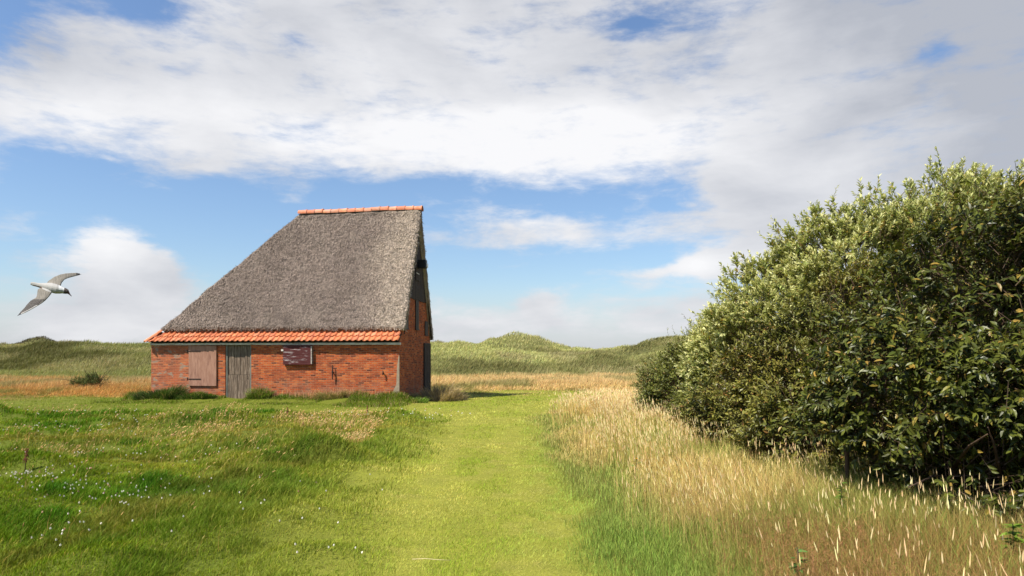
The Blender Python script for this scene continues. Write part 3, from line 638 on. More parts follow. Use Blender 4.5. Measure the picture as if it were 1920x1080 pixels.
def build_meadow():
    parts = []
    for (n, d0, d1, p) in ((430000, 4.4, 13, 1.5), (260000, 13, 27, 1.4)):
        x, y = frustum(n, d0, d1, p)
        m_ = (1 - zone_path(x, y) * (y < 24)) * (1 - zone_lawn(x, y)) * (x < np.interp(y, XL_D, XL_X) + 0.9) * sstep(27, 23, y)
        x, y = keep(x, y, m_); n = len(x)
        k = fbm(x * 0.6, y * 0.6, 61, 4); k2 = fbm(x * 1.8, y * 1.8, 62, 3)
        tall = sstep(0.50, 0.66, k) * 0.7 + 0.9 * gauss(x, y, -8.4, 17.8, 1.5, .9) + 0.9 * gauss(x, y, -3.2, 12.0, 1.2, .7) + 0.8 * gauss(x, y, -15.5, 19.4, 1.8, .8) + 0.6 * gauss(x, y, -8, 9.0, 1.4, .9) + .7 * gauss(x, y, -4.8, 13.6, 1.1, .7)
        tall = np.clip(tall + 0.55 * sstep(0.52, 0.7, fbm(x * 2.2, y * 1.6, 68, 3)), 0, 1)
        H = rng.uniform(0.03, 0.08, n) * (0.5 + 0.9 * k2) + tall * rng.uniform(0.02, 0.17, n)
        c = lerp(vary((0.172, 0.242, 0.009), n, .4), vary((0.068, 0.165, 0.008), n, .4), tall)
        brn = sstep(0.52, 0.66, fbm(x * 0.9 + 3, y * 0.6, 67, 4)); c = lerp(c, vary((0.22, 0.15, 0.03), n), brn * 0.35)
        dry = gauss(x, y, -5.4, 17.2, 3.2, 3.0) * 0.55 + 0.35 * sstep(0.5, 0.7, fbm(x * 0.5, y * 0.35, 66, 4)) + (rng.random(n) < 0.08)
        c = lerp(c, vary((0.44, 0.31, 0.07), n), np.clip(dry * (1 - tall * 0.6), 0, 1) * 0.8)
        c = lerp(c, vary((0.28, 0.31, 0.04), n, .35), sstep(-4.2, -1.8, x) * (y < 17) * 0.6) * (0.75 + 0.5 * fbm(x * 1.1, y * 1.1, 69, 3))[:, None]
        Wd = np.maximum(0.003, y * 0.0008) * rng.uniform(0.7, 1.4, n)
        ln = rng.normal(0, 0.35, (n, 2)) * H[:, None]; ln[:, 0] += 0.25 * H
        parts.append(blades(ground_pts(x, y), H, Wd, ln, c, 2, c))
    stuff('meadow_grass', parts, M_grass, 'rough green grass with tussocks on the left of the path', 'grass')
    # straw-coloured flowering stems in the meadow
    x1, y1 = rng.normal(-5.3, 2.3, 3600), rng.normal(17.0, 2.3, 3600)
    x2, y2 = rng.uniform(-12, -2.2, 450), rng.uniform(6, 22, 450)
    x3, y3 = rng.normal(-3.2, 0.8, 900), rng.normal(13.8, 1.0, 900); x4, y4 = rng.normal(-9.6, 1.2, 700), rng.normal(11.8, 1.0, 700); x5, y5 = rng.normal(-14.5, 1.8, 700), rng.normal(20.6, 1.0, 700); x6, y6 = rng.normal(-8.8, 0.9, 500), rng.normal(19.2, .7, 500)
    x1, y1 = x1[:2100] * 0.85 - 1.0, y1[:2100] + 0.3; x5, y5 = x5[:160], y5[:160]; x6, y6 = x6[:220], y6[:220]
    x = np.concatenate([x1, x2, x3, x4, x5, x6]); y = np.concatenate([y1, y2, y3, y4, y5, y6]); k = (x < np.interp(y, XL_D, XL_X) - .4 - 1.2 * fbm(y * .7, y * 0, 12, 2)) & (y < 22.5) & (fbm(x * 0.7, y * 0.7, 13, 3) > 0.44) & (y > 5); x, y = x[k], y[k]; n = len(x)
    H = rng.uniform(0.16, 0.36, n); P = ground_pts(x, y); ln = rng.normal(0, 0.06, (n, 2)); ln[:, 0] += 0.09
    c = vary((0.56, 0.36, 0.13), n); a = blades(P, H, np.maximum(0.003, y * 0.00055), ln, c, 2, c)
    Tp = P.copy(); Tp[:, 0] += ln[:, 0]; Tp[:, 1] += ln[:, 1]; Tp[:, 2] += H * 0.85; D = np.stack([ln[:, 0] * 1.6, ln[:, 1] * 1.6, H * 0.7], 1)
    b = heads(Tp - D * 0.1, D, rng.uniform(0.04, 0.07, n), np.maximum(0.004, y * 0.0005), vary((0.60, 0.40, 0.18), n))
    stuff('straw_stems', [a, b], M_head, 'dry straw coloured grass stems standing in the left meadow', 'grass')
build_meadow()

def build_tall():
    parts = []; hp = []
    # green and straw leaves
    for (n, d0, d1, p) in ((200000, 2.2, 8, 1.3), (230000, 8, 34, 1.3)):
        x, y = frustum(int(n * 2), d0, d1, p); sel = x > 0.4; x, y = x[sel], y[sel]
        deep = (x > 4.6)
        x, y = keep(x, y, zone_tall(x, y) * np.where(deep, 0.15, 1.0)); n = len(x)
        edge = sstep(0.0, 2.0, x - np.interp(y, XR_D, XR_X)) ** 1.3; k = fbm(x * 0.7, y * 0.5, 71, 4)
        H = (0.12 + (0.42 + 0.22 * sstep(2, 4, x)) * edge * rng.random(n) ** 0.7) * (0.8 + 0.4 * k)
        tan = np.clip(sstep(0.40, 0.62, k) * 0.75 + sstep(7, 14, y) * 0.40 + (rng.random(n) - 0.5) * 0.8, 0, 1) * np.maximum(sstep(-0.2, 0.9, edge * 1.3), sstep(8, 14, y) * 0.85)
        c = lerp(vary((0.24, 0.33, 0.06), n, .4), vary((0.68, 0.49, 0.19), n, .4), tan)
        red = sstep(1.2, 2.6, x) * sstep(8.5, 5, y); c = lerp(c, vary((0.34, 0.215, 0.07), n), red * (rng.random(n) < 0.75))
        Wd = np.maximum(0.0028, y * 0.0006) * rng.uniform(0.7, 1.3, n)
        ln = rng.normal(0, 0.22, (n, 2)) * H[:, None]; ln[:, 0] -= 0.05 * H
        parts.append(blades(ground_pts(x, y), H, Wd, ln, c, 3, c))
    stuff('tall_grass', parts, M_grass, 'tall rough grass between the path and the bushes', 'grass')
    # flowering stems with pale heads
    parts = []
    for (n, d0, d1, p, hl) in ((1150, 2.3, 6.5, 1.0, 1.1), (6200, 6.0, 12, 0.8, 1.0), (26000, 10.5, 25, 0.7, 1.2)):
        x, y = frustum(n * 2, d0, d1, p); sel = x > 0.5; x, y = x[sel], y[sel]
        k = fbm(x * 0.6, y * 0.6, 75, 3); e = sstep(0.15, 1.1, x - np.interp(y, XR_D, XR_X))
        near_far = np.where(y < 6.5, 0.55 * sstep(1.2, 2.3, x), sstep(0.44, 0.58, k + 0.014 * (y - 8)))
        x, y = keep(x, y, e * near_far * ((x < 4.4) | (y > 21) | (y < 5.5))); n = len(x)
        H = rng.uniform(0.45, 0.92, n) * (0.85 + 0.15 * sstep(1, 3, x)); ln = rng.normal(0, 0.035, (n, 2)); ln[:, 0] += -0.03 - 0.16 * (fbm(x * 0.9, y * 0.9, 76, 2) - 0.45)
        P = ground_pts(x, y); c = vary((0.66, 0.48, 0.17), n)
        parts.append(blades(P, H, np.maximum(0.0022, y * 0.00045), ln, c, 3, c))
        Tp = P.copy(); Tp[:, 0] += ln[:, 0]; Tp[:, 1] += ln[:, 1]; Tp[:, 2] += H * 0.85
        D = np.stack([ln[:, 0] * 1.9, ln[:, 1] * 1.9, H * 0.70], 1); D /= np.linalg.norm(D, axis=1)[:, None]
        hl_ = rng.uniform(0.035, 0.11, n) * hl; parts.append(heads(Tp - D * 0.012, D, hl_, np.maximum(rng.uniform(0.0034, 0.0050, n), y * 0.00042), vary((0.94, 0.70, 0.37), n, 0.22, 0.06)))
    stuff('seeding_grass', parts, M_head, 'flowering grass stems with pale plume heads', 'grass')
    # bent grass: reddish open panicles
    parts = []
    n = 10000; x, y = frustum(n * 2, 2.4, 8.5, 0.9); sel = x > 1.0; x, y = x[sel], y[sel]
    x, y = keep(x, y, sstep(0.5, 1.6, x - 0.8) * sstep(0.36, 0.55, fbm(x * .8, y * .8, 79, 3)) * (x < 5)); n = len(x)
    H = rng.uniform(0.35, 0.68, n); ln = rng.normal(0, 0.06, (n, 2)); P = ground_pts(x, y); c = vary((0.36, 0.19, 0.08), n)
    parts.append(blades(P, H, np.full(n, 0.0022), ln, c, 3, c))
    for k in range(13):
        f = rng.uniform(0.58, 1.0, n); Q = P.copy(); Q[:, 0] += ln[:, 0] * f ** 1.8; Q[:, 1] += ln[:, 1] * f ** 1.8; Q[:, 2] += H * f * (1 - 0.15 * f)
        w = rng.uniform(0, 2 * np.pi, n); L = rng.uniform(0.02, 0.06, n) * (1.25 - f * 0.8) * 1.6
        lv = np.stack([np.cos(w), np.sin(w)], 1) * L[:, None]
        cc = vary((0.33, 0.18, 0.075), n); parts.append(blades(Q, L * rng.uniform(0.2, 1.0, n), np.full(n, 0.0032), lv, cc, 1, cc, curve=1.0))
    stuff('bent_grass', parts, M_head, 'reddish brown fine bent grass in the near right corner', 'grass')
build_tall()

def build_field():
    parts = []
    x, y = frustum(400000, 31, 58, 1.2); x, y = keep(x, y, zone_field(x, y)); n = len(x)
    k = fbm(x * 0.35, y * 0.3, 81, 4); leftm = (x < -6)
    H = rng.uniform(0.25, 0.62, n) * np.where(leftm, 1.0, 0.95) * sstep(-3, 6, y - np.where(leftm, 32, 36)).clip(0.2, 1) * (0.5 + fbm(x * 0.7, y * 0.6, 88, 3))
    grn = sstep(0.50, 0.62, k) * 0.8 + (rng.random(n) < 0.2) * 0.6
    c = lerp(np.where(leftm[:, None], vary((0.56, 0.31, 0.10), n, .3), vary((0.68, 0.48, 0.20), n, .3)), vary((0.19, 0.20, 0.055), n, .3), np.clip(grn, 0, 1))
    pale = np.clip((H - 0.35) * 2.5, 0, 1) * 0.6; tip = lerp(c, vary((0.82, 0.60, 0.32), n), pale)
    ln = rng.normal(0, 0.12, (n, 2)); ln[:, 0] += 0.10
    parts.append(blades(ground_pts(x, y), H, y * 0.00055 * rng.uniform(0.6, 1.4, n), ln, c, 2, tip))
    stuff('dry_grass_field', parts, M_head, 'band of orange brown dry grass behind the barn', 'grass')
    parts = []
    for (n, d0, d1, p) in ((430000, 48, 90, 1.2), (260000, 88, 165, 1.2)):
        x, y = frustum(n, d0, d1, p, 0.84); x, y = keep(x, y, sstep(0, 4, y - 49 - 9 * sstep(-8, 2, x))); n = len(x)
        k = fbm(x * 0.12, y * 0.08, 77, 4); k2 = fbm(x * 0.5, y * 0.35, 83, 3)
        H = rng.uniform(0.2, 0.6, n) * (0.35 + 1.1 * k2)
        c = lerp(vary((0.37, 0.36, 0.135), n, .3), vary((0.15, 0.14, 0.05), n, .3), sstep(0.50, 0.66, k) * 0.9) * (0.78 + 0.42 * sstep(-30, 0, x))[:, None]
        c = lerp(c, vary((0.38, 0.33, 0.16), n), (sstep(0.5, 0.7, fbm(x * 0.2 + 5, y * 0.2, 85, 3)) * 0.7))
        far = sstep(-60, -85, x) * sstep(115, 130, y); c = lerp(c, vary((0.10, 0.08, 0.04), n), far)
        ln = np.stack([rng.normal(0.38, 0.2, n), rng.normal(0, 0.12, n)], 1) * H[:, None]
        parts.append(blades(ground_pts(x, y, -0.03), H, y * 0.00055 * rng.uniform(0.6, 1.5, n), ln, c, 2, c))
    stuff('dune_grass', parts, M_grass, 'windswept marram grass covering the dunes', 'grass')
build_field()

def build_clover():
    pts = []
    for (cx, cy, sx, sy, n) in ((-6.4, 8.9, 0.8, .6, 170), (-5.2, 8.6, 0.7, .4, 40), (-12.0, 17.2, 2.2, .6, 70), (-12.5, 20.5, 3.5, .4, 50), (-4.4, 6.8, .5, .25, 16), (-6.6, 12.6, 1.3, .5, 22), (-2.7, 7.6, .5, .25, 9), (-4.0, 10.0, 1.0, .6, 12),
                                (-1.7, 6.2, .25, .15, 6), (-9, 12.5, 1.5, .5, 40), (-3, 21, 2, 1, 50)):
        pts.append(np.stack([rng.normal(cx, sx, n), rng.normal(cy, sy, n)], 1))
    p = np.vstack(pts); x, y = p[:, 0], p[:, 1]; k = (y > 5) & (y < 24) & (x < -1.2); x, y = x[k], y[k]; n = len(x)
    P = ground_pts(x, y); H = rng.uniform(0.10, 0.20, n); ln = rng.normal(0, 0.015, (n, 2))
    a = blades(P, H, np.full(n, 0.004), ln, vary((0.12, 0.2, 0.03), n), 2)
    Tp = P.copy(); Tp[:, :2] += ln; Tp[:, 2] += H * 0.84; D = rng.normal(0, 0.25, (n, 3)); D[:, 2] = 1
    hh = [heads(Tp, D, np.full(n, 0.026), np.maximum(0.011, y * 0.0011), np.where(rng.random((n, 1)) < 0.15, vary((0.6, 0.36, 0.24), n), vary((0.80, 0.77, 0.68), n, .1, .03)))]
    stuff('clover_flowers', [a] + hh, M_head, 'small white clover flowers dotted through the left meadow', 'flowers')
build_clover()

# ------------------------------------------------------------------ shrubs
def leaves(P, D, Nn, ln, wd, col, droop=0.2, full=True):
    n = len(P); D = D / np.linalg.norm(D, axis=1)[:, None]; S = np.cross(D, Nn); S /= np.maximum(np.linalg.norm(S, axis=1), 1e-6)[:, None]; N2 = np.cross(S, D)
    ln = ln[:, None]; wd = wd[:, None]
    def at(f, w, h): return P + D * ln * f + S * wd * w + N2 * ln * h
    d = droop
    if full:
        vs = np.stack([at(0, 0, 0), at(.3, -.45, .03), at(.32, 0, -.05), at(.3, .45, .03), at(.65, -.42, .03 - d * .35), at(.68, 0, -.05 - d * .4), at(.65, .42, .03 - d * .35), at(1, 0, -d)], 1).reshape(-1, 3)
        o = np.arange(n)[:, None] * 8; q = np.concatenate([o + np.array([[1, 2, 5, 4]]), o + np.array([[2, 3, 6, 5]])])
        t_ = np.concatenate([o + np.array([a]) for a in ([0, 2, 1], [0, 3, 2], [4, 5, 7], [5, 6, 7])]); m_ = 8
    else:
        vs = np.stack([at(0, 0, 0), at(.5, -.5, .06), at(.5, 0, -.04), at(.5, .5, .06), at(1, 0, -d)], 1).reshape(-1, 3)
        o = np.arange(n)[:, None] * 5; q = np.zeros((0, 4), int); t_ = np.concatenate([o + np.array([a]) for a in ([0, 2, 1], [0, 3, 2], [1, 2, 4], [2, 3, 4])]); m_ = 5
    return vs, q, t_, np.repeat(col, m_, 0)
HOLLOWS = [(4.6, 9.8, 1.70, .50), (4.76, 11.4, 2.23, .42), (4.47, 13.0, 1.8, .38), (3.83, 6.3, .50, .45), (4.35, 6.0, .80, .34), (4.5, 7.6, 1.95, .34), (4.75, 6.9, 1.85, .28), (6.36, 11.0, 3.3, .42),
           (5.4, 11.2, 2.75, .35), (3.75, 8.0, .35, .45), (5.2, 6.6, 2.45, .3), (5.9, 12.2, 3.3, .3), (4.0, 7.2, 1.1, .3), (5.0, 9.3, 1.1, .35), (4.2, 10.2, .95, .32), (4.55, 14.0, .9, .4), (4.9, 6.1, .45, .3)]
def shrub(name, label, cat, base, lobes, shoots, per, lsize, lwid, shoot_len, upw, cols, mat, full=True, droop=0.25, hug=0.9, fill=0.25, seed=1, stems=9, tipcol=None, clump=2.2, group=None):
    global rng
    rng_old = rng; rng = np.random.default_rng(seed)
    root = empty(name, (base[0], base[1], float(height(base[0], base[1]))), label, cat, group)
    off = np.array([base[0], base[1], root.location.z])
    L = np.array(lobes, float); C_, Rr = L[:, :3], L[:, 3:6]
    wts = (Rr[:, 0] * Rr[:, 2]); wts /= wts.sum()
    n = int(shoots * 4.5); li = rng.choice(len(L), n, p=wts)
    g = rng.normal(0, 1, (n, 3)); g /= np.linalg.norm(g, axis=1)[:, None]
    inner = rng.random(n) < fill
    f = np.where(inner, rng.uniform(0.5, 0.88, n), rng.uniform(0.86, 1.03, n))
    # clumpy surface
    k = fbm(g[:, 0] * clump + li * 3.1 + 7, g[:, 2] * clump + g[:, 1] * clump * 0.7 + 3, seed, 3); k2 = vnoise(g[:, 0] * clump * 2.6 + li * 5.3, g[:, 2] * clump * 2.6 + g[:, 1] * 3, seed + 9); f = f * (0.50 + 0.62 * k + 0.38 * k2)
    P = C_[li] + g * Rr[li] * f[:, None]; Nn = g / Rr[li]; Nn /= np.linalg.norm(Nn, axis=1)[:, None]
    ins = np.zeros(n, bool)
    for j in range(len(L)):
        q = ((P - C_[j]) / Rr[j]); ins |= ((q ** 2).sum(1) < 0.60) & (li != j) & ~inner
    for (hx, hy, hz, hr) in HOLLOWS:
        ins |= ((P[:, 0] - hx) / hr) ** 2 + ((P[:, 1] - hy) / (hr * 2.4)) ** 2 + ((P[:, 2] - hz) / hr) ** 2 < rng.uniform(0.5, 1.3, n)
    toc = np.array([0, 0, 1.65]) - P; toc /= np.linalg.norm(toc, axis=1)[:, None]
    facing = (Nn * toc).sum(1)
    gapn = fbm(P[:, 0] * 1.6 + P[:, 1] * 0.9, P[:, 2] * 1.8 + P[:, 1] * 0.8, seed + 31, 2); gap = rng.random(n) < np.where(inner, 0.35, 0.06) + sstep(0.38, 0.50, gapn)
    ok = ~ins & gap & (P[:, 2] > 0.0) & (rng.random(n) < np.where(facing > -0.25, 1.0, 0.35))
    P, Nn, inner = P[ok][:shoots], Nn[ok][:shoots], inner[ok][:shoots]; n = len(P)
    A = Nn * 0.8 + rng.normal(0, 0.35, (n, 3)); A[:, 2] += upw; A /= np.linalg.norm(A, axis=1)[:, None]
    SL = rng.uniform(0.6, 1.3, n) * shoot_len * np.where(rng.random(n) < 0.08, 2.1, 1.0)
    dist = np.linalg.norm(P[:, :2], axis=1)
    hue = fbm(P[:, 0] * 1.2 + P[:, 1], P[:, 2] * 1.4, seed + 5, 3); hue = np.clip((hue - 0.3) * 2.5, 0, 1)
    c1, c2, c3 = (np.array(c) for c in cols)
    parts = []
    for j in range(per):
        fj = (j + 0.5) / per; Q = P + A * (SL * fj)[:, None]
        w = rng.normal(0, 1, (n, 3)); w -= A * (w * A).sum(1)[:, None]; w /= np.maximum(np.linalg.norm(w, axis=1), 1e-6)[:, None]
        D = A * hug + w * (1.15 - 0.55 * fj); D[:, 2] -= 0.25 * (1 - upw) * rng.random(n)
        up = A * 0.5 + np.array([0, 0, 0.7]) - w * 0.3 + rng.normal(0, 0.25, (n, 3))
        col = lerp(c1[None].repeat(n, 0), c2[None].repeat(n, 0), hue) * rng.uniform(0.65, 1.35, (n, 1)) * rng.uniform(.9, 1.1, (n, 3))
        odd = (rng.random(n) < 0.07)[:, None]; col = np.where(odd, c3 * rng.uniform(.7, 1.2, (n, 1)), col)
        if tipcol is not None: col = lerp(col, np.array(tipcol)[None].repeat(n, 0) * rng.uniform(.8, 1.15, (n, 1)), np.full(n, fj ** 2 * 0.85))
        ll = lsize * rng.uniform(0.6, 1.25, n) * (1.05 - 0.35 * fj) ; parts.append(leaves(Q, D, up, ll, ll * lwid * rng.uniform(0.8, 1.15, n), np.clip(col, 0, .9), droop, full))
    v, q, t_, c = merge(parts); v = v - off
    link('foliage', mesh_np('foliage', v, q, t_, c, [mat]), root)
    # branches: main stems to lobes, and a twig for every shoot
    mb = MB(); rr = random.Random(seed)
    for s_ in range(stems):
        j = rr.randrange(len(L)); c = C_[j]; tgt = np.array([c[0] + rr.uniform(-.5, .5) * Rr[j, 0], c[1] + rr.uniform(-.7, .3) * Rr[j, 1], c[2] + rr.uniform(-.1, .6) * Rr[j, 2]]) - off
        st = np.array([rr.uniform(-.4, .4), rr.uniform(-.4, .4), -0.1]); pts = []
        for i in range(8):
            f_ = i / 7; p = st * (1 - f_) + tgt * f_; p[2] = st[2] + (tgt[2] - st[2]) * f_ ** 0.75; p += np.array([rr.uniform(-1, 1), rr.uniform(-1, 1), rr.uniform(-.5, .5)]) * 0.09 * math.sin(f_ * 3.14); pts.append(p)
        mb.tube([tuple(p) for p in pts], [0.05 * (1 - 0.8 * i / 7) for i in range(8)], 6)
        for bq in range(5):
            i0 = rr.randrange(2, 7); p0 = pts[i0]; dd = np.array([rr.uniform(-1, 1), rr.uniform(-1, .6), rr.uniform(-.1, 1)]); dd /= np.linalg.norm(dd)
            Lb = rr.uniform(.6, 1.5); mb.tube([tuple(p0), tuple(p0 + dd * Lb * .5 + np.array([0, 0, .06])), tuple(p0 + dd * Lb)], [0.02, 0.013, 0.006], 5)
    mb.build('branches', M_bark, root, smooth=True)
    d0 = P - A * (SL * 0.9)[:, None] - off; d1 = P + A * (SL * 0.97)[:, None] - off
    a = np.cross(A, [0.2, 0.9, 0.1]); a /= np.linalg.norm(a, axis=1)[:, None]; b = np.cross(A, a); w0 = 0.0045; vs = []
    for (p, w) in ((d0, w0), (d1, w0 * 0.4)):
        for k_ in range(3): an = 2 * np.pi * k_ / 3; vs.append(p + (a * np.cos(an) + b * np.sin(an)) * w)
    vs = np.stack(vs, 1).reshape(-1, 3); o = np.arange(n)[:, None] * 6; q = np.concatenate([o + np.array([[k_, (k_ + 1) % 3, 3 + (k_ + 1) % 3, 3 + k_]]) for k_ in range(3)])
    link('twigs', mesh_np('twigs', vs, q, None, None, [M_bark]), root)
    rng = rng_old; return root

shrub('willow_shrub', 'tall pale grey-green willow shrub with upright shoots, behind the darker bushes', 'shrub', (6.6, 13.2),
      [(7.75, 12.0, 3.3, 1.5, 1.4, 1.5), (6.3, 12.5, 3.0, 1.45, 1.4, 1.4), (5.45, 13.4, 2.35, 1.3, 1.3, 1.3), (4.95, 14.6, 1.6, 1.0, 1.1, 1.15), (4.5, 14.9, 1.25, .7, .9, .95), (9.0, 12.2, 2.9, 1.6, 1.4, 1.7), (6.9, 12.6, 1.7, 1.7, 1.3, 1.6), (10.6, 12.4, 2.6, 1.8, 1.5, 1.8), (5.6, 12.6, 1.5, 1.2, 1.0, 1.2)],
      16000, 18, 0.104, 0.40, 0.21, 0.6, ((0.22, 0.25, 0.065), (0.34, 0.35, 0.11), (0.44, 0.30, 0.09)), M_wleaf, full=False, droop=0.08, hug=1.0, fill=0.5, seed=101, stems=14, tipcol=(0.78, 0.75, 0.38), clump=2.8)
shrub('cherry_shrub', 'large dark glossy-leaved bush filling the near right edge', 'shrub', (5.2, 7.9),
      [(5.35, 7.6, 2.15, 1.05, 1.0, 1.1), (4.5, 7.5, 1.3, 0.95, 0.9, 0.95), (5.1, 6.8, 1.15, 0.95, 0.8, 0.95), (4.15, 8.0, 0.65, 0.65, 0.7, 0.65), (6.0, 7.2, 1.9, 1.2, 1.0, 1.3), (6.75, 8.3, 2.85, 0.85, 0.8, 0.85), (4.5, 6.7, 0.50, 0.60, 0.55, 0.6), (6.9, 8.6, 1.6, 1.5, 1.2, 1.5), (5.6, 6.3, 0.7, .8, .6, .8)],
      6600, 11, 0.100, 0.42, 0.28, 0.12, ((0.030, 0.042, 0.006), (0.095, 0.095, 0.012), (0.34, 0.22, 0.045)), M_leaf, full=True, droop=0.28, hug=0.75, fill=0.3, seed=202, stems=16, tipcol=(0.135, 0.15, 0.02))
shrub('elder_shrub', 'olive green rounded bush between the willow and the near glossy bush', 'shrub', (5.0, 10.9),
      [(4.55, 11.0, 0.95, 1.0, 1.0, 1.05), (5.3, 10.5, 1.8, 1.0, 0.9, 1.0), (4.2, 12.4, 0.65, 0.75, 0.8, 0.75), (6.15, 10.4, 2.05, 1.0, 0.9, 1.0), (5.4, 9.8, 0.9, 1.1, .9, 1.1), (4.3, 10.0, 0.5, .7, .7, .65)],
      7500, 11, 0.088, 0.42, 0.24, 0.3, ((0.050, 0.060, 0.010), (0.145, 0.125, 0.022), (0.36, 0.19, 0.06)), M_leaf, full=True, droop=0.22, hug=0.85, fill=0.3, seed=303, stems=10, tipcol=(0.27, 0.26, 0.05))
shrub('hawthorn_shrub', 'low dark green bush at the far left end of the thicket', 'shrub', (4.8, 17.6),
      [(4.75, 17.8, 0.65, 1.15, 1.1, 1.15), (5.4, 16.2, 0.65, 1.15, 1.1, 1.15), (3.95, 18.4, -0.05, 0.6, 0.7, 0.6), (4.3, 18.0, 0.5, .75, .8, .8), (4.6, 15.2, 0.45, 0.8, .8, .9), (4.4, 13.9, 0.40, .75, .8, .8), (4.45, 16.4, 0.95, .8, .9, .85), (5.1, 16.2, 1.3, .9, .9, .95)],
      6000, 12, 0.088, 0.42, 0.26, 0.3, ((0.060, 0.078, 0.013), (0.135, 0.145, 0.024), (0.28, 0.19, 0.05)), M_leaf, full=False, droop=0.2, hug=0.85, fill=0.3, seed=404, stems=9, tipcol=(0.22, 0.23, 0.045))
shrub('field_bush', 'small green bush in the orange grass left of the barn', 'shrub', (-22.6, 37.0),
      [(-22.6, 37, 0.0, 0.7, 0.6, 0.5), (-23.4, 37, -0.1, 0.5, 0.5, 0.35)], 500, 8, 0.09, 0.4, 0.16, 0.7, ((0.08, 0.11, 0.03), (0.12, 0.14, 0.04), (0.2, 0.14, 0.05)), M_grass, full=False, seed=606, stems=4)

# ------------------------------------------------------------------ tussocks by the barn wall
def tussock(name, label, x, y, rx, ry, h, n, c, seed, cat='plant', group=None, dry=0.0):
    r2 = np.random.default_rng(seed); a = r2.uniform(0, 2 * np.pi, n); q = np.sqrt(r2.random(n)); px = np.cos(a) * q * rx; py = np.sin(a) * q * ry
    z0 = float(height(x, y)); P = np.stack([px, py, height(px + x, py + y) - z0 - 0.02], 1); dome = np.sqrt(np.maximum(0, 1 - q ** 2)) * 0.6 + 0.4
    kk = fbm((px + x) * 2.2, (py + y) * 2.2, seed, 3); H = h * dome * r2.uniform(0.3, 1.2, n) * np.clip(3.0 * kk - 0.7, 0.15, 1.7); ln = np.stack([np.cos(a) * q, np.sin(a) * q], 1) * (H * 0.9)[:, None] + r2.normal(0, .25, (n, 2)) * H[:, None]; ln[:, 1] = np.minimum(ln[:, 1], 0.05)
    col = np.array(c)[None] * r2.uniform(0.5, 1.6, (n, 1)) * (0.6 + 0.9 * vnoise((px + x) * 3, (py + y) * 3, seed + 2))[:, None]; col = np.where(r2.random((n, 1)) < dry, np.array([[0.45, 0.33, 0.15]]) * r2.uniform(.7, 1.2, (n, 1)), col)
    v, qd, t_, cs = blades(P, H, np.full(n, max(0.004, y * 0.0006)), ln, col, 2, col)
    o = link(name, mesh_np(name, v, qd, t_, cs, [M_grass]), None, (x, y, z0)); return tag(o, label, cat, group)
GW = 'grass tussocks along the barn wall'
def onwall(s, t): return CX + U[0] * s + V[0] * t, CY + U[1] * s + V[1] * t
for i, (s, t_, rx, ry, h, n, c, lab) in enumerate((
    (10.5, -0.55, 1.05, 0.42, 0.42, 4200, (0.055, 0.085, 0.018), 'widest dark grass tussock, below the large brown shutter'),
    (8.75, -0.55, 0.85, 0.38, 0.40, 3400, (0.060, 0.10, 0.018), 'dark grass tussock just left of the front door'),
    (6.0, -0.30, 0.50, 0.28, 0.42, 1500, (0.14, 0.19, 0.03), 'pale green grass tuft just right of the front door'),
    (4.70, -0.40, 0.50, 0.28, 0.22, 1100, (0.11, 0.19, 0.02), 'green grass tuft below the maroon shutter'),
    (2.80, -0.30, 0.70, 0.25, 0.36, 1500, (0.19, 0.17, 0.05), 'strawy grass tuft below the longer iron wall anchor'),
    (1.30, -0.40, 0.65, 0.30, 0.22, 1300, (0.14, 0.22, 0.03), 'bright green grass tuft below the short iron wall anchor'),
    (-0.45, 0.10, 0.70, 0.35, 0.24, 1400, (0.13, 0.21, 0.03), 'green grass tuft at the barn corner by the gable end'))):
    x, y = onwall(s, t_); tussock('grass_tussock', lab, x, y, rx, ry, h, n, c, 900 + i, 'tussock', GW, 0.25 if i in (4,) else 0.06)
tussock('weed_clump', 'low brownish weed clump at the foot of the gable end', -3.2, 29.6, 1.25, 0.7, 0.62, 4200, (0.36, 0.28, 0.17), 505, 'plant', None, 0.3)
def build_wall_fringe():
    n = 30000; s = rng.uniform(-0.8, 12.2, n); t_ = -np.abs(rng.normal(0.0, 0.32, n)) - 0.02; far_ = rng.random(n) < 0.45; t_ = np.where(far_, -rng.uniform(0.3, 2.6, n), t_); k = (np.abs(s - 7.16) > 0.52); s, t_ = s[k], t_[k]; n = len(s)
    x, y = onwall(s, t_); H = rng.uniform(0.08, 0.26, n) * np.clip(3.2 * fbm(s * 1.7, s * 0 + 2, 5, 3) - 0.95, 0.15, 1.6) * np.where(far_[k], 0.45 + 0.5 * fbm(s * 1.2, t_ * 1.5, 6, 2), 1.0); c = vary((0.16, 0.22, 0.02), n, .45); c = lerp(c, vary((0.48, 0.33, 0.16), n), (rng.random(n) < 0.16) * 1.0)
    ln = rng.normal(0, .3, (n, 2)) * H[:, None]; ln[:, 1] = -np.abs(ln[:, 1]) * .6
    # dry stems in front of the brick
    m_ = 700; s2 = np.concatenate([rng.normal(3.0, 1.2, m_), rng.normal(6.1, .25, 120)]); t2 = -rng.uniform(.05, .4, len(s2)); x2, y2 = onwall(s2, t2); H2 = rng.uniform(.22, .52, len(s2)); l2 = rng.normal(0, .08, (len(s2), 2)); l2[:, 1] = -np.abs(l2[:, 1]) * .5
    c2 = vary((0.60, 0.36, 0.20), len(s2)); stuff('wall_foot_grass', [blades(ground_pts(x, y), H, np.full(n, .016), ln, c, 2, c), blades(ground_pts(x2, y2), H2, np.full(len(s2), .013), l2, c2, 2)], M_grass, 'fringe of mixed grass along the foot of the barn wall', 'grass')
build_wall_fringe()

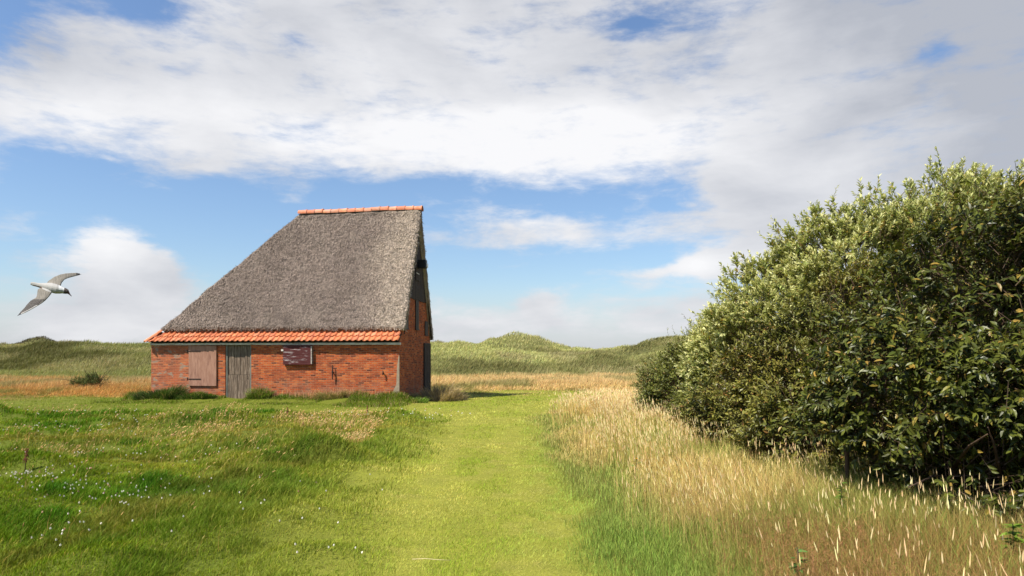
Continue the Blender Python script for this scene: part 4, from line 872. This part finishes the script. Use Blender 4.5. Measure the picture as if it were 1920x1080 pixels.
# ------------------------------------------------------------------ small plants, post, straw
def leafy(name, label, x, y, h, n, ls, c, seed, cat='plant', flower=None, lw=.45):
    r2 = np.random.default_rng(seed); z0 = float(height(x, y)); root = empty(name, (x, y, z0), label, cat)
    mb = MB(); top = (r2.uniform(-.05, .05), r2.uniform(-.05, .05), h); mb.tube([(0, 0, -.02), (top[0] * .4, top[1] * .4, h * .5), top], [.006, .005, .003], 5); mb.build('stem', M_bark, root, smooth=True)
    f = r2.uniform(.55, 1, n); a = r2.uniform(0, 2 * np.pi, n); P = np.stack([top[0] * f, top[1] * f, h * f], 1); D = np.stack([np.cos(a), np.sin(a), r2.uniform(-.1, .6, n)], 1); N_ = np.tile([0, 0, 1.0], (n, 1)) + r2.normal(0, .2, (n, 3))
    ll = ls * r2.uniform(.7, 1.2, n) * (1.3 - .5 * f); v, q, t_, cs = leaves(P, D, N_, ll, ll * lw, np.array(c)[None] * r2.uniform(.7, 1.3, (n, 1)), .3, True)
    link('leaves', mesh_np('leaves', v, q, t_, cs, [M_leaf]), root)
    if flower:
        r3 = 12; an = np.arange(r3) * 2 * np.pi / r3; P = np.tile([top], (r3, 1)).astype(float); D = np.stack([np.cos(an), np.sin(an), np.full(r3, .35)], 1)
        v, q, t_, cs = leaves(P, D, np.tile([0, 0, 1.], (r3, 1)), np.full(r3, .022), np.full(r3, .012), np.tile([flower], (r3, 1)), .1, True); link('flower', mesh_np('flower', v, q, t_, cs, [M_head]), root)
leafy('sapling', 'small broad-leaved green plant low in the brown grass near the bottom edge', 2.15, 5.1, 0.42, 18, .085, (0.085, 0.17, 0.035), 1)
leafy('bramble', 'bright green leafy plant in the grass at the right edge', 3.75, 5.1, 0.62, 46, .095, (0.13, 0.20, 0.02), 2)
leafy('sapling', 'green leafy shoot under the near glossy bush', 3.35, 6.9, 0.62, 30, .08, (0.09, 0.17, 0.02), 3)
leafy('dandelion', 'single orange-yellow flower in the tall grass beside the path', 1.75, 9.8, 0.42, 6, .09, (0.09, 0.16, 0.03), 4, 'flower', (0.85, 0.38, 0.02))
def dock(label, x, y, h, seed):
    r2 = random.Random(seed); z0 = float(height(x, y)); root = empty('dock_plant', (x, y, z0), label, 'plant', 'rusty dock plants in the meadow'); mb = MB(); mb.tube([(0, 0, -.02), (.01, 0, h * .5), (.03, 0, h)], [.007, .006, .003], 5); mb.build('stem', M_bark, root)
    k = MB()
    for i in range(70):
        f = r2.uniform(.4, 1); a = r2.uniform(0, 6.28); q = r2.uniform(.01, .035) * (1.2 - f * .6); p = Vector((.03 * f + math.cos(a) * q, math.sin(a) * q, h * f)); k.tube([p, p + Vector((math.cos(a) * .006, math.sin(a) * .006, .014))], [.009, .003], 4)
    k.build('seed_spike', M_rust, root)
M_rust = plain('rusty_seed', (0.20, 0.065, 0.03), 0.9)
dock('rusty brown dock spike near the left edge of the meadow', -7.35, 10.3, .36, 1)
dock('rusty brown dock spike behind the straw stems, below the maroon shutter', -6.8, 20.6, .36, 2)
dock('rusty brown dock spike in the straw stems, right of the middle of the barn', -4.3, 20.2, .36, 3)
# straw on the path
k = MB(); k.tube([(0, 0, 0.0), (.12, -.02, .012), (.25, -.035, .006), (.36, -.03, .0)], [.003, .0035, .003, .002], 6)
M_straw = plain('pale_straw', (0.62, 0.52, 0.26), 0.7); st = k.build('straw', M_straw, None, smooth=True); st.location = (-0.93, 6.35, float(height(-0.75, 6.35)) + .05); tag(st, 'single pale straw lying on the mown path near the bottom edge', 'straw')
# fence post
def post(x, y, label):
    z0 = float(height(x, y)); root = empty('fence_post', (x, y, z0), label, 'post'); mb = MB(); mb.tube([(0, 0, -.2), (.004, 0, .5), (.0, .004, 0.86), (0, 0, 0.88)], [.026, .024, .023, .018], 10)
    mb.build('timber', M_bark, root, smooth=False); k = MB()
    for z in (.3, .55, .8): k = MB(); k.tube([(-.026, .0, z), (-.02, -.027, z + .01), (.02, -.027, z), (.027, 0, z)], .003, 4); k.build('staple', M_iron, root)
post(3.85, 7.85, 'dark round fence post standing in the grass under the bushes')

# ------------------------------------------------------------------ gull
def build_gull():
    sc = 8.5 / 1280 / 9.0; ox, oz = 800.0, 450.0
    GX, GZ = (98.9 - 960) / 1280 * 8.5, (665 - 540) / 1280 * 8.5
    W3 = lambda zx, zy, y: Vector((((zx - ox) * sc + GX) * (1 + y / 8.5) - GX, y, (-(zy - oz) * sc + GZ) * (1 + y / 8.5) - GZ))
    mb = MB()
    # body loft
    secs = [(425, 372, 22, 10), (470, 382, 34, 12), (540, 398, 34, 20), (610, 412, 44, 34), (690, 428, 64, 60), (780, 448, 80, 80), (860, 468, 80, 82), (930, 482, 66, 66), (975, 492, 52, 52), (1010, 500, 50, 48), (1040, 512, 44, 42), (1062, 530, 24, 22), (1085, 555, 11, 10), (1110, 582, 7, 6), (1122, 596, 2, 2)]
    n = 16; b = len(mb.v)
    for i, (x, y, rz, ry) in enumerate(secs):
        p0 = Vector(secs[max(i - 1, 0)][:2]); p1 = Vector(secs[min(i + 1, len(secs) - 1)][:2]); d = (p1 - p0).normalized(); pr = Vector((-d.y, d.x))
        for k in range(n):
            a = 2 * math.pi * k / n; q = W3(x + pr.x * rz * math.cos(a), y + pr.y * rz * math.cos(a), math.sin(a) * ry * sc); mb.v.append(tuple(q))
    for i in range(len(secs) - 1):
        for k in range(n): j = (k + 1) % n; mb.f.append((b + i * n + k, b + i * n + j, b + (i + 1) * n + j, b + (i + 1) * n + k))
    mb.f.append(tuple(range(b + n - 1, b - 1, -1))); mb.f.append(tuple(range(b + (len(secs) - 1) * n, b + len(secs) * n)))
    def wing(lead, trail, ysign, yt):
        m_ = len(lead); cols = 7; b = len(mb.v)
        for side in (1, -1):
            for i in range(m_):
                f = i / (m_ - 1); y0 = ysign * (0.02 + yt * f ** 1.1)
                for j in range(cols):
                    g = j / (cols - 1); x = lead[i][0] * (1 - g) + trail[i][0] * g; y = lead[i][1] * (1 - g) + trail[i][1] * g
                    th = max(0.0065, (0.0150 * (1 - 0.6 * f)) * (math.sin(math.pi * min(g * 1.5 + 0.12, 1.0) ** 0.8) * .9 + .30))
                    camber = 0.02 * math.sin(math.pi * g) * (1 - f * .5)
                    q = W3(x, y, y0); q.y += ysign * (-1) * side * th * 0.6 * 0; q += Vector((0, camber * -.5 + side * th * .95, side * th * .1)); mb.v.append(tuple(q))
        o = m_ * cols
        for i in range(m_ - 1):
            for j in range(cols - 1):
                a_ = b + i * cols + j; mb.f.append((a_, a_ + 1, a_ + cols + 1, a_ + cols)); mb.f.append((a_ + o, a_ + o + cols, a_ + o + cols + 1, a_ + o + 1))
        ring = [i * cols for i in range(m_)] + [(m_ - 1) * cols + j for j in range(1, cols)] + [i * cols + cols - 1 for i in range(m_ - 2, -1, -1)] + [j for j in range(cols - 2, 0, -1)]
        for a_, c_ in zip(ring, ring[1:] + ring[:1]): mb.f.append((b + a_, b + o + a_, b + o + c_, b + c_))
    wing([(915, 450), (932, 400), (948, 360), (990, 312), (1045, 287), (1110, 268), (1180, 250), (1245, 234), (1292, 220)],
         [(690, 420), (690, 375), (740, 322), (830, 262), (930, 222), (1020, 204), (1110, 197), (1200, 194), (1272, 205)], 1, 0.30)
    wing([(790, 490), (770, 545), (728, 600), (668, 665), (600, 716), (520, 765), (430, 818), (330, 868), (238, 905)],
         [(600, 440), (548, 478), (540, 560), (520, 612), (430, 664), (375, 720), (325, 785), (262, 850), (203, 925)], -1, 0.34)
    me = bpy.data.meshes.new('g'); me.from_pydata(mb.v, [], mb.f); bm = bmesh.new(); bm.from_mesh(me); bmesh.ops.recalc_face_normals(bm, faces=bm.faces); bm.to_mesh(me); bm.free()
    ob = bpy.data.objects.new('tmp', me); COL.objects.link(ob); rm = ob.modifiers.new('r', 'REMESH'); rm.mode = 'VOXEL'; rm.voxel_size = 0.0034; sm = ob.modifiers.new('s', 'SMOOTH'); sm.iterations = 1; sm.factor = .5
    dg = bpy.context.evaluated_depsgraph_get(); dg.update(); ev = bpy.data.meshes.new_from_object(ob.evaluated_get(dg)); bpy.data.objects.remove(ob)
    n = len(ev.vertices); co = np.zeros(n * 3, np.float32); ev.vertices.foreach_get('co', co); co = co.reshape(-1, 3)
    yy = co[:, 1]; zx = ((co[:, 0] + GX) / (1 + yy / 8.5) - GX) / sc + ox; zy = -((co[:, 2] + GZ) / (1 + yy / 8.5) - GZ) / sc + oz
    c = np.tile([0.36, 0.345, 0.32], (n, 1)).astype(float)
    def put(m_, col): c[m_] = col
    inbody = (np.abs(yy) < 0.075) & (zy > 340) & (zy < 600) & (zx > 400)
    body_axis = np.interp(zx, [s[0] for s in secs], [s[1] for s in secs]); bw = np.interp(zx, [s[0] for s in secs], [s[2] for s in secs]); inb = (np.abs(zy - body_axis) < bw * 1.05) & (zx > 420)
    fr = fbm(zx / 9, zy / 60, 8, 3)[:, None]; c[~inb] = (np.array([[0.17, 0.15, 0.12]]) * (0.55 + 0.9 * fr))[~inb]
    rnd = fbm(zx / 25, zy / 25, 4, 3)
    lw = ~inb & (zy > 470)
    f = (zy - 470) / 450; edge = np.interp(zy, [490, 545, 600, 665, 716, 765, 818, 868, 905], [790, 770, 728, 668, 600, 520, 430, 330, 238])
    dark = lw & (zy > 640) & (zx < edge - 60 + rnd * 50); put(dark, (0.05, 0.042, 0.036))
    put(lw & (zy > 740) & (zx >= edge - 45), (0.50, 0.46, 0.42)); put(lw & (zx < 265), (0.02, 0.018, 0.018))
    put(~inb & (zy < 470) & (zx > 1195), (0.03, 0.025, 0.022)); put(~inb & (zx > 1262), (0.7, 0.7, 0.68))
    put(inb & (zx > 900) & (zy < 480), (0.6, 0.6, 0.58)); put(inb & (zx > 990 + (zy - 480) * -0.15) & (zx < 1062), (0.035, 0.022, 0.018)); put(inb & (zx >= 1058), (0.13, 0.03, 0.025)); put((zx >= 1062) & (zy > 500), (0.13, 0.03, 0.025))
    put(inb & (zx < 620) & (zx > 470) & (zy > body_axis + bw * .45), (0.10, 0.06, 0.045))
    polys = [list(p.vertices) for p in ev.polygons]; q = np.array([p for p in polys if len(p) == 4]); tr = np.array([p for p in polys if len(p) == 3]).reshape(-1, 3)
    m, t, o_ = new_mat('feathers'); tcn = t.n.new('ShaderNodeTexCoord').outputs['Object']; nn = t.noise(t.mapping(tcn, (1, 1, 1), rot=(0, .6, 0)), 60, 3, .6); principled(t, o_, t.mix(t.ramp(nn, .35, .7, 0, .2), attr(t), (.3, .28, .25)), .75, nn, .2, .003, .2)
    me = mesh_np('gull', co, q, tr if len(tr) else None, c, [m], smooth=True)
    g = link('gull', me, None, ((98.9 - 960) / 1280 * 8.5, 8.5, 1.65 + (665 - 540) / 1280 * 8.5)); tag(g, 'white and grey gull with dark hooded head, flying over the dunes on the left', 'bird')
    put_eye = MB(); e = W3(1028, 497, -0.040); put_eye.tube([e + Vector((0, .006, 0)), e], [.006, .004], 8)
build_gull()
